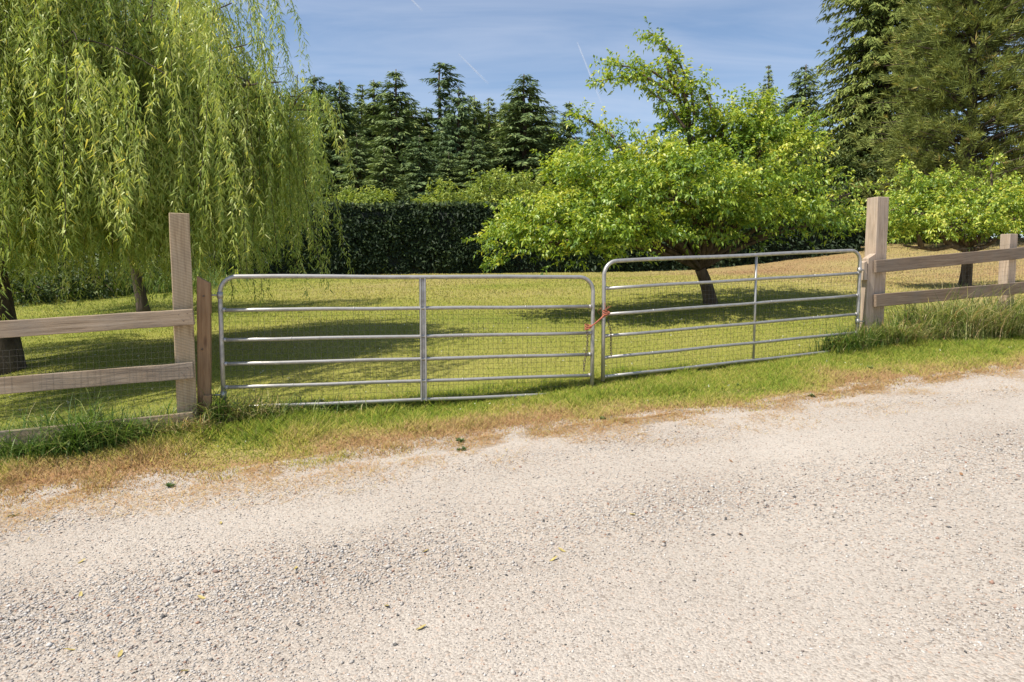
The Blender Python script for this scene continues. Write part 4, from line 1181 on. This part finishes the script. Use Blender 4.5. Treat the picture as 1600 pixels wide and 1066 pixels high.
for (px, py, D, v) in [(575, 168, 70, 2), (605, 165, 71, 0), (640, 160, 70, 3), (668, 168, 71, 1), (704, 168, 70, 2), (728, 172, 72, 0), (778, 178, 71, 1), (804, 168, 70, 3), (848, 172, 72, 0), (540, 160, 70, 1), (590, 172, 66, 1), (628, 172, 67, 2), (752, 176, 67, 3), (815, 172, 68, 0), (510, 165, 78, 2), (545, 175, 80, 0), (640, 178, 80, 3), (665, 196, 78, 1), (702, 190, 82, 0), (755, 190, 80, 2), (803, 185, 84, 1), (845, 200, 84, 3), (450, 190, 74, 1), (925, 205, 84, 0), (970, 215, 86, 2), (1050, 215, 84, 1), (1120, 215, 86, 3), (380, 180, 72, 1), (300, 190, 72, 3),
                       (845, 215, 66, 1), (900, 215, 70, 3), (790, 225, 60, 1), (700, 240, 54, 0), (1300, 190, 74, 1), (1340, 200, 78, 2), (200, 200, 72, 1), (100, 190, 72, 0), (0, 200, 72, 3)]:
    if px < 460: lab_, grp_ = 'dark conifer standing behind the willow foliage', 'conifers behind the willow'
    elif px > 1250: lab_, grp_ = 'dark conifer half hidden behind the big fir', 'conifers behind the big fir'
    elif px > 880: lab_, grp_ = 'dark conifer half hidden behind the crown of the leaning fruit tree', 'conifers behind the fruit tree'
    elif px < 680: lab_, grp_ = 'dark back row conifer filling gaps left of the tufted tallest one', 'back conifers left of the tallest'
    else: lab_, grp_ = 'dark back row conifer filling gaps right of the tufted tallest one', 'back conifers right of the tallest'
    place_conifer(px, py, D, v, 1.0, lab_, grp_)
# big fir and pine at the right
a, b, nt_ = conifer_meshes(210, H=20, R=5.0, levels=96, nb=11, nsp=26, spray=.50, prof=.5, droop=.34, gap=.22)
print('fir', nt_)
def single(name, px, py, D, me_a, me_b, mata, matb, wf, label, rz, Hm=20.0):
    T = at(px, py, D); g = float(gz(T[0], min(D, 35)))
    root = empty(name, (T[0], D, g), rz); s = (T[2] - g) / Hm; root.scale = (s * wf, s * wf, s); tag(root, label, 'tree')
    link('trunk', me_a, mata, root); link('crown', me_b, matb, root)
single('fir_tree', 1398, -250, 40, a, b, M_bark_c, M_fir, .95, 'huge olive green fir with spreading boughs left of the pine, right background', 1.0)
def pine_meshes(seed, H=16.0, R=5.0):
    r = np.random.default_rng(seed); mb = MB()
    mb.tube(np.c_[np.cumsum(r.normal(size=10) * .05), np.cumsum(r.normal(size=10) * .05), np.linspace(-.3, H, 10)], np.linspace(.32, .06, 10), 9)
    C, Dv = [], []
    for lv in range(46):
        f = .10 + .9 * lv / 46; z = f * H
        env = R * (1.02 - f ** 2.2) * (.85 + .3 * r.random())
        for b in range(11):
            az = r.random() * 6.283; L = env * (.55 + .5 * r.random())
            d = np.array((math.cos(az), math.sin(az), 0)); sd = np.array((-d[1], d[0], 0))
            k = 20; s = .28 + .72 * r.random(k) ** .6
            c = d[None] * (s * L)[:, None]; c[:, 2] = z + .10 * L * s + .22 * L * np.clip(s - .5, 0, 1) ** 1.3 - .16 * L * s ** 2 * (1 - f)
            lob = r.integers(0, 4, k); ls = np.array([.42, .62, .8, 1.0])[lob]
            c = d[None] * (ls * L)[:, None]; c[:, 2] = z + .10 * L * ls + .22 * L * np.clip(ls - .5, 0, 1) ** 1.3 - .16 * L * ls ** 2 * (1 - f)
            lo_ = (r.random(4) - .5) * .5 * L
            c = c + sd[None] * lo_[lob][:, None] + r.normal(size=(k, 3)) * np.array((.24, .24, .13))
            mb.tube([(0, 0, z), d * L * .5 + np.array((0, 0, z + .08 * L)), d * L + np.array((0, 0, z + .10 * L))], [.06, .035, .012], 5, False)
            C.append(c); Dv.append(np.tile(d, (k, 1)) + np.array((0, 0, .55)))
    C = np.vstack(C); Dv = norm(np.vstack(Dv)); q = 14; n = len(C)
    dd = r.normal(size=(n * q, 3)); A = norm(norm(dd) * .8 + np.repeat(Dv, q, 0) * 1.0)
    P = np.repeat(C, q, 0) + np.repeat(Dv, q, 0) * (r.random(n * q) * .22)[:, None] + r.normal(size=(n * q, 3)) * .03
    L = .28 + .18 * r.random(n * q)
    V, F = leaves_np(P, A, norm(r.normal(size=(n * q, 3))), L, (.028 + .014 * r.random(n * q)), .0, .4, .05)
    t = np.clip(np.repeat(.42 + r.normal(size=n) * .2, q) + r.normal(size=n * q) * .14, 0, 1)
    return mb.mesh('trunk'), mesh_np('crown', V, F, np.repeat(t, 4)), len(F)
a, b, nt_ = pine_meshes(301)
print('pine', nt_)
single('pine_tree', 1535, -150, 31, a, b, M_bark_c, M_pine, 1.0, 'dense bushy pine filling the upper right corner', .4, 16.0)

# ---- shrubs beyond the hedge and under the pine
def shrub(name, label, lumps, mat, dens, ll, group=None):
    c = np.mean([l[0] for l in lumps], 0); g = float(gz(c[0], min(c[1], 35)))
    base = np.array((c[0], c[1], g))
    return broadleaf(name, label, base, base + np.array((0, 0, .6)), lumps, dens, mat, M_bark_p, .08, 8, .45, ll, ll * .55, cat='shrub', group=group, limb_r=.05)
shrub('yellow_green_shrub', 'low yellow green shrub showing above the hedge beside the willow', [lp(555, 318, 42, 26, .7), lp(590, 315, 42, 24, .6), lp(530, 322, 42, 20, .6), (at(560, 350, 42), (2, 2, 1.5))], M_shrub, 26, .2)
shrub('round_shrub', 'round bright green bush showing above the middle of the hedge', [lp(690, 312, 41, 30, .8), lp(710, 322, 41, 26, .8), lp(665, 325, 41, 18, .7), (at(690, 350, 41), (2, 2, 1.5))], M_shrub, 28, .18)
shrub('pale_shrub', 'pale olive broadleaf bush above the hedge, touching the fruit tree', [lp(765, 295, 43, 32, .9), lp(795, 300, 43, 34, .95), lp(740, 318, 42, 22, .7), lp(830, 305, 44, 34, .9), (at(780, 345, 43), (2.5, 2, 1.8))], M_shrub, 26, .2)
shrub('olive_shrub', 'olive bushes in the shade below the big fir', [lp(1250, 265, 36, 34, .9), lp(1300, 270, 36, 40, .9), lp(1350, 285, 36, 36, .9), lp(1385, 275, 35, 34, .9), lp(1300, 310, 36, 40, .8), lp(1370, 315, 36, 40, .7)], M_shrub_d, 36, .2)
shrub('dark_shrub', 'dark undergrowth below the pine at the right edge', [lp(1440, 290, 33, 44, .8), lp(1500, 300, 34, 50, .8), lp(1570, 290, 34, 50, .8), lp(1640, 290, 34, 60, .8), lp(1460, 330, 34, 44, .7), lp(1540, 335, 35, 50, .6), lp(1400, 352, 36.5, 40, .6), lp(1470, 355, 36.5, 40, .6), lp(1540, 354, 36.5, 40, .6), lp(1610, 352, 36.5, 42, .6), lp(1680, 345, 36.5, 50, .6)], M_shrub_d, 36, .2)
shrub('bank_shrub', 'dark bushes on the rough bank behind the willow trunks', [lp(40, 455, 17.6, 36, .7), lp(95, 450, 18.4, 36, .75), lp(150, 445, 19.2, 36, .75), lp(200, 440, 20.4, 34, .7), lp(245, 436, 21.8, 30, .6), lp(285, 430, 24, 30, .6), lp(0, 440, 18.2, 46, .9), lp(120, 415, 21, 50, .8), lp(220, 415, 23, 44, .7), lp(40, 410, 20, 50, .8), lp(-60, 420, 22, 70, .8), lp(330, 415, 31, 46, .6)], M_shrub_d, 75, .13)

# ---- wires
def wire(y0, y1, D, label):
    A = at(300, y0, D); B = at(1700, y1, D)
    d = B - A; A = A - d * .6; B = B + d * .6
    mb = MB(); mb.tube([A + (B - A) * k / 14 - np.array((0, 0, 1.2 * math.sin(math.pi * k / 14))) - A for k in range(15)], .014, 5, False)
    o = link('overhead_wire', mb.mesh('overhead_wire'), M_wire, loc=Vector(A)); tag(o, label, 'wire', 'overhead wires behind the hedge')
wire(300, 262, 36.6, 'upper of the overhead wires crossing behind the hedge')
wire(308, 276, 36.4, 'middle one of the overhead wires crossing behind the hedge')
wire(317, 287, 36.2, 'lowest of the overhead wires crossing behind the hedge')

# ---- contrails far up
def mat_trail():
    m, nt, out = new_mat('ice_cloud')
    d = nt.nodes.new('ShaderNodeBsdfDiffuse'); d.inputs['Color'].default_value = (.9, .9, .92, 1)
    t = nt.nodes.new('ShaderNodeBsdfTransparent'); g = nt.nodes.new('ShaderNodeNewGeometry')
    lw = nt.nodes.new('ShaderNodeLayerWeight'); lw.inputs['Blend'].default_value = .5
    n = noise(nt, .006, 4, .6, g.outputs['Position'])
    a = nt.nodes.new('ShaderNodeAttribute'); a.attribute_name = 'tint'
    m1 = nt.nodes.new('ShaderNodeMath'); m1.operation = 'SUBTRACT'; m1.inputs[0].default_value = 1.0; nt.links.new(lw.outputs['Facing'], m1.inputs[1])
    m2 = nt.nodes.new('ShaderNodeMath'); m2.operation = 'MULTIPLY'; nt.links.new(m1.outputs[0], m2.inputs[0]); nt.links.new(a.outputs['Fac'], m2.inputs[1])
    m3 = nt.nodes.new('ShaderNodeMath'); m3.operation = 'MULTIPLY'; nt.links.new(m2.outputs[0], m3.inputs[0]); nt.links.new(n.outputs['Fac'], m3.inputs[1])
    mx = nt.nodes.new('ShaderNodeMixShader'); nt.links.new(m3.outputs[0], mx.inputs['Fac']); nt.links.new(t.outputs[0], mx.inputs[1]); nt.links.new(d.outputs[0], mx.inputs[2])
    nt.links.new(mx.outputs[0], out.inputs['Surface'])
    return m
M_trail = mat_trail()
for pts, r0, r1, lab in ((((902, 66), (915, 100), (925, 125), (940, 162)), 7, 9, 'thin contrail right of centre, above the fruit tree side branch'),
                         (((716, 84), (735, 104), (750, 119), (763, 131)), 6, 10, 'faint contrail in mid sky, right of the tallest conifer'),
                         (((636, -8), (645, 2), (652, 9), (660, 17)), 6, 9, 'short contrail at the top edge of the sky')):
    W = np.array([at(p[0], p[1], 5200) for p in pts]); mb = MB()
    q = np.vstack([W[0] + (W[-1] - W[0]) * k / 12 for k in range(13)])
    mb.tube(q - q[0], np.linspace(r0, r1, 13), 10, False)
    env = np.sin(np.linspace(.15, .93, 13) * math.pi) * .42
    o = link('contrail', mb.mesh('contrail', True, np.repeat(env, 10)), M_trail, loc=Vector(q[0])); tag(o, lab, 'contrail')

# ------------------------------------------------------------------ loose stones on the road
def mat_stone():
    m, nt, out = new_mat('loose_stones')
    a = nt.nodes.new('ShaderNodeAttribute'); a.attribute_name = 'tint'
    r = ramp(nt, [(0.0, (0.07, 0.07, 0.07)), (0.12, (0.18, 0.165, 0.15)), (0.2, (0.34, 0.19, 0.13)), (0.27, (0.37, 0.335, 0.30)), (0.7, (0.45, 0.41, 0.365)), (1.0, (0.58, 0.545, 0.50))], 'LINEAR')
    nt.links.new(a.outputs['Fac'], r.inputs['Fac'])
    p = nt.nodes.new('ShaderNodeBsdfPrincipled'); p.inputs['Roughness'].default_value = .85; p.inputs['Specular IOR Level'].default_value = .25
    nt.links.new(r.outputs['Color'], p.inputs['Base Color']); nt.links.new(p.outputs[0], out.inputs['Surface'])
    return m
bm = bmesh.new(); bmesh.ops.create_icosphere(bm, subdivisions=1, radius=1.0)
bm.verts.ensure_lookup_table()
ico_v = np.array([v.co[:] for v in bm.verts]); ico_f = np.array([[v.index for v in f.verts] for f in bm.faces]); bm.free()
# coarse stone: 20 faces from a plain icosahedron
gr = (1 + 5 ** .5) / 2
ico_v = norm(np.array([(-1, gr, 0), (1, gr, 0), (-1, -gr, 0), (1, -gr, 0), (0, -1, gr), (0, 1, gr), (0, -1, -gr), (0, 1, -gr), (gr, 0, -1), (gr, 0, 1), (-gr, 0, -1), (-gr, 0, 1)], float))
ico_f = np.array([(0, 11, 5), (0, 5, 1), (0, 1, 7), (0, 7, 10), (0, 10, 11), (1, 5, 9), (5, 11, 4), (11, 10, 2), (10, 7, 6), (7, 1, 8), (3, 9, 4), (3, 4, 2), (3, 2, 6), (3, 6, 8), (3, 8, 9), (4, 9, 5), (2, 4, 11), (6, 2, 10), (8, 6, 7), (9, 8, 1)])
n = 95000
D = 2.15 * (6.3 / 2.15) ** RNG.random(n); u = -.84 + 1.68 * RNG.random(n); x = u * D; y = D
d = y - edge_y(x)
lo = loose_at(x, y)
k = (d < .5) & (RNG.random(n) < (.16 + .84 * lo) * (1 - .8 * sstep(.1, .5, d))); x, y, lo = x[k], y[k], lo[k]; n = len(x)
sz = .0030 + .0045 * RNG.random(n) ** 2.2 + .006 * (RNG.random(n) < .03) * RNG.random(n)
sz *= .8 + .5 * lo
shape = sz[:, None] * (np.array((1.0, .8, .55)) + RNG.normal(size=(n, 3)) * .15)
octa_v = np.array([(1, 0, 0), (-1, 0, 0), (0, 1, 0), (0, -1, 0), (0, 0, 1), (0, 0, -1)], float)
octa_f = np.array([(0, 2, 4), (2, 1, 4), (1, 3, 4), (3, 0, 4), (2, 0, 5), (1, 2, 5), (3, 1, 5), (0, 3, 5)])
def stones(sel, bv, bf):
    m = int(sel.sum()); kv = len(bv)
    jit = 1 + RNG.normal(size=(m, kv, 1)) * .17
    Vv = bv[None] * jit * shape[sel][:, None, :]
    th = RNG.random(m) * 6.283; c, q = np.cos(th)[:, None], np.sin(th)[:, None]
    Vx = Vv[:, :, 0] * c - Vv[:, :, 1] * q; Vy = Vv[:, :, 0] * q + Vv[:, :, 1] * c
    z = np.maximum(road_surf(x[sel], y[sel]), gz(x[sel], y[sel])) + shape[sel][:, 2] * .4
    Vv = np.stack([Vx + x[sel][:, None], Vy + y[sel][:, None], Vv[:, :, 2] + z[:, None]], -1).reshape(-1, 3)
    return Vv, (bf[None] + (np.arange(m) * kv)[:, None, None]).reshape(-1, 3)
near = y < 2.35
shape[~near] *= 1.15
V1, F1 = stones(near, ico_v, ico_f); V2, F2 = stones(~near, octa_v, octa_f)
Vv = np.vstack([V1, V2]); Ff = np.vstack([F1, F2 + len(V1)])
t = np.where(RNG.random(n) < .13, RNG.random(n) * .26, .27 + .73 * RNG.random(n))
o = link('loose_stones', mesh_np('loose_stones', Vv, Ff, np.r_[np.repeat(t[near], 12), np.repeat(t[~near], 6)]), mat_stone()); tag(o, 'small loose stones lying on the gravel road', 'gravel', kind='stuff')
print('stones', n)

# fallen leaves
M_fall = mat_plain('fallen_leaf', (0.42, 0.33, 0.11), .6, .3, 40)
M_fall_b = mat_plain('brown_leaf', (0.24, 0.13, 0.06), .7, .3, 40)
fl = MB(); q = []
for s in np.linspace(0, 1, 6):
    w = .013 * math.sin(math.pi * (s * .92 + .04)) ** .8
    q += [((s - .5) * .075, w, .006 * math.cos(s * 4) + .004), ((s - .5) * .075, 0, .006 * math.cos(s * 4)), ((s - .5) * .075, -w, .006 * math.cos(s * 4) + .005)]
fq = []
for i in range(5):
    fq += [(i * 3, i * 3 + 1, i * 3 + 4, i * 3 + 3), (i * 3 + 1, i * 3 + 2, i * 3 + 5, i * 3 + 4)]
fl.add(q, fq); fme = fl.mesh('fallen_leaf'); fme.materials.append(M_fall)
fme.transform(Matrix.Scale(.62, 4)); fme2 = fme.copy(); fme2.materials.clear(); fme2.materials.append(M_fall_b)
for i, (px, py) in enumerate([(128, 878), (126, 931), (315, 935), (188, 1024), (290, 1050), (865, 876), (878, 862), (604, 948), (658, 983), (345, 818), (462, 889), (110, 1017), (988, 806), (1037, 849), (1157, 836), (1142, 722), (1502, 742), (735, 888), (665, 863)]):
    p = ray_plane_road(px, py)
    o = link('fallen_leaf', fme2 if i in (13, 14, 15, 16) else fme, None)
    o.location = (p[0], p[1], float(road_surf(np.array([p[0]]), np.array([p[1]]))[0]) + .006)
    o.rotation_euler = (RNG.normal() * .15, RNG.normal() * .15, RNG.random() * 6.28)
    br = i in (13, 14, 15, 16)
    tag(o, 'small brown fallen leaf lying on the gravel road' if br else 'small yellow fallen leaf lying on the gravel road', 'leaf', 'brown fallen leaves' if br else 'yellow fallen leaves')
# low weeds in the verge
M_weed = mat_leaf('weed_leaves', [(0, (0.05, 0.10, 0.03)), (1, (0.12, 0.18, 0.05))], .25, (1.1, 1.1, .6), .5, .3)
for i, (px, py, D, sz_, lab) in enumerate([(265, 757, 5.0, .10, 'low green weed in the brown verge below the left gate post'), (722, 698, 5.5, .12, 'low green weed at the gravel edge below the middle of the left gate'),
                                  (720, 680, 5.75, .11, 'small green weed in the verge just above another at the gravel edge'), (1153, 600, 7.0, .10, 'dark leafy weed in the verge below the right gate brace'), (1360, 590, 7.5, .12, 'grey green weed in the brown verge below the right gate post'),
                                  (1268, 623, 6.6, .09, 'flat weed at the edge of the gravel on the right'), (20, 800, 4.55, .09, 'tiny weed by the gravel at the left edge'), (942, 645, 6.2, .09, 'pale rosette weed in the verge below the gap between the gates')]):
    P0 = at(px, py, D); b = gpt(P0[0], P0[1]); m = 46; sz_ *= .7
    az = RNG.random(m) * 6.283; el = .15 + .7 * RNG.random(m)
    A = np.c_[np.cos(az) * np.cos(el), np.sin(az) * np.cos(el), np.sin(el)]
    P = np.c_[np.clip(RNG.normal(size=(m, 2)), -1.3, 1.3) * sz_ * .16, np.zeros(m) + .005]
    V, F = leaves_np(P, A, np.tile((0, 0, 1.0), (m, 1)), sz_ * (.3 + .5 * RNG.random(m)), sz_ * .22 * (.6 + .6 * RNG.random(m)), .15, .5, .1)
    o = link('weed', mesh_np('weed', V, F, np.repeat(RNG.random(m), 4)), M_weed, loc=Vector(b)); tag(o, lab, 'weed')

# tiny white clover heads in the grass
n = 260
x, y = sample_fan(n, 5.2, 14, -50, 1650)
k = (y - edge_y(x)) > .55; x, y = x[k], y[k]; n = len(x)
P = np.c_[x, y, gz(x, y) + .02]
q = np.repeat(P, 5, 0) + RNG.normal(size=(n * 5, 3)) * .005
V, F = leaves_np(q, norm(rnd_dir(n * 5) + np.array((0, 0, .4))), rnd_dir(n * 5), np.full(n * 5, .013), np.full(n * 5, .008), .1, .5, 0)
o = link('clover_flowers', mesh_np('clover_flowers', V, F, np.zeros(len(V))), mat_plain('clover_white', (0.7, 0.68, 0.58), .7, .1)); tag(o, 'tiny white clover heads dotted through the grass', 'flowers', kind='stuff')
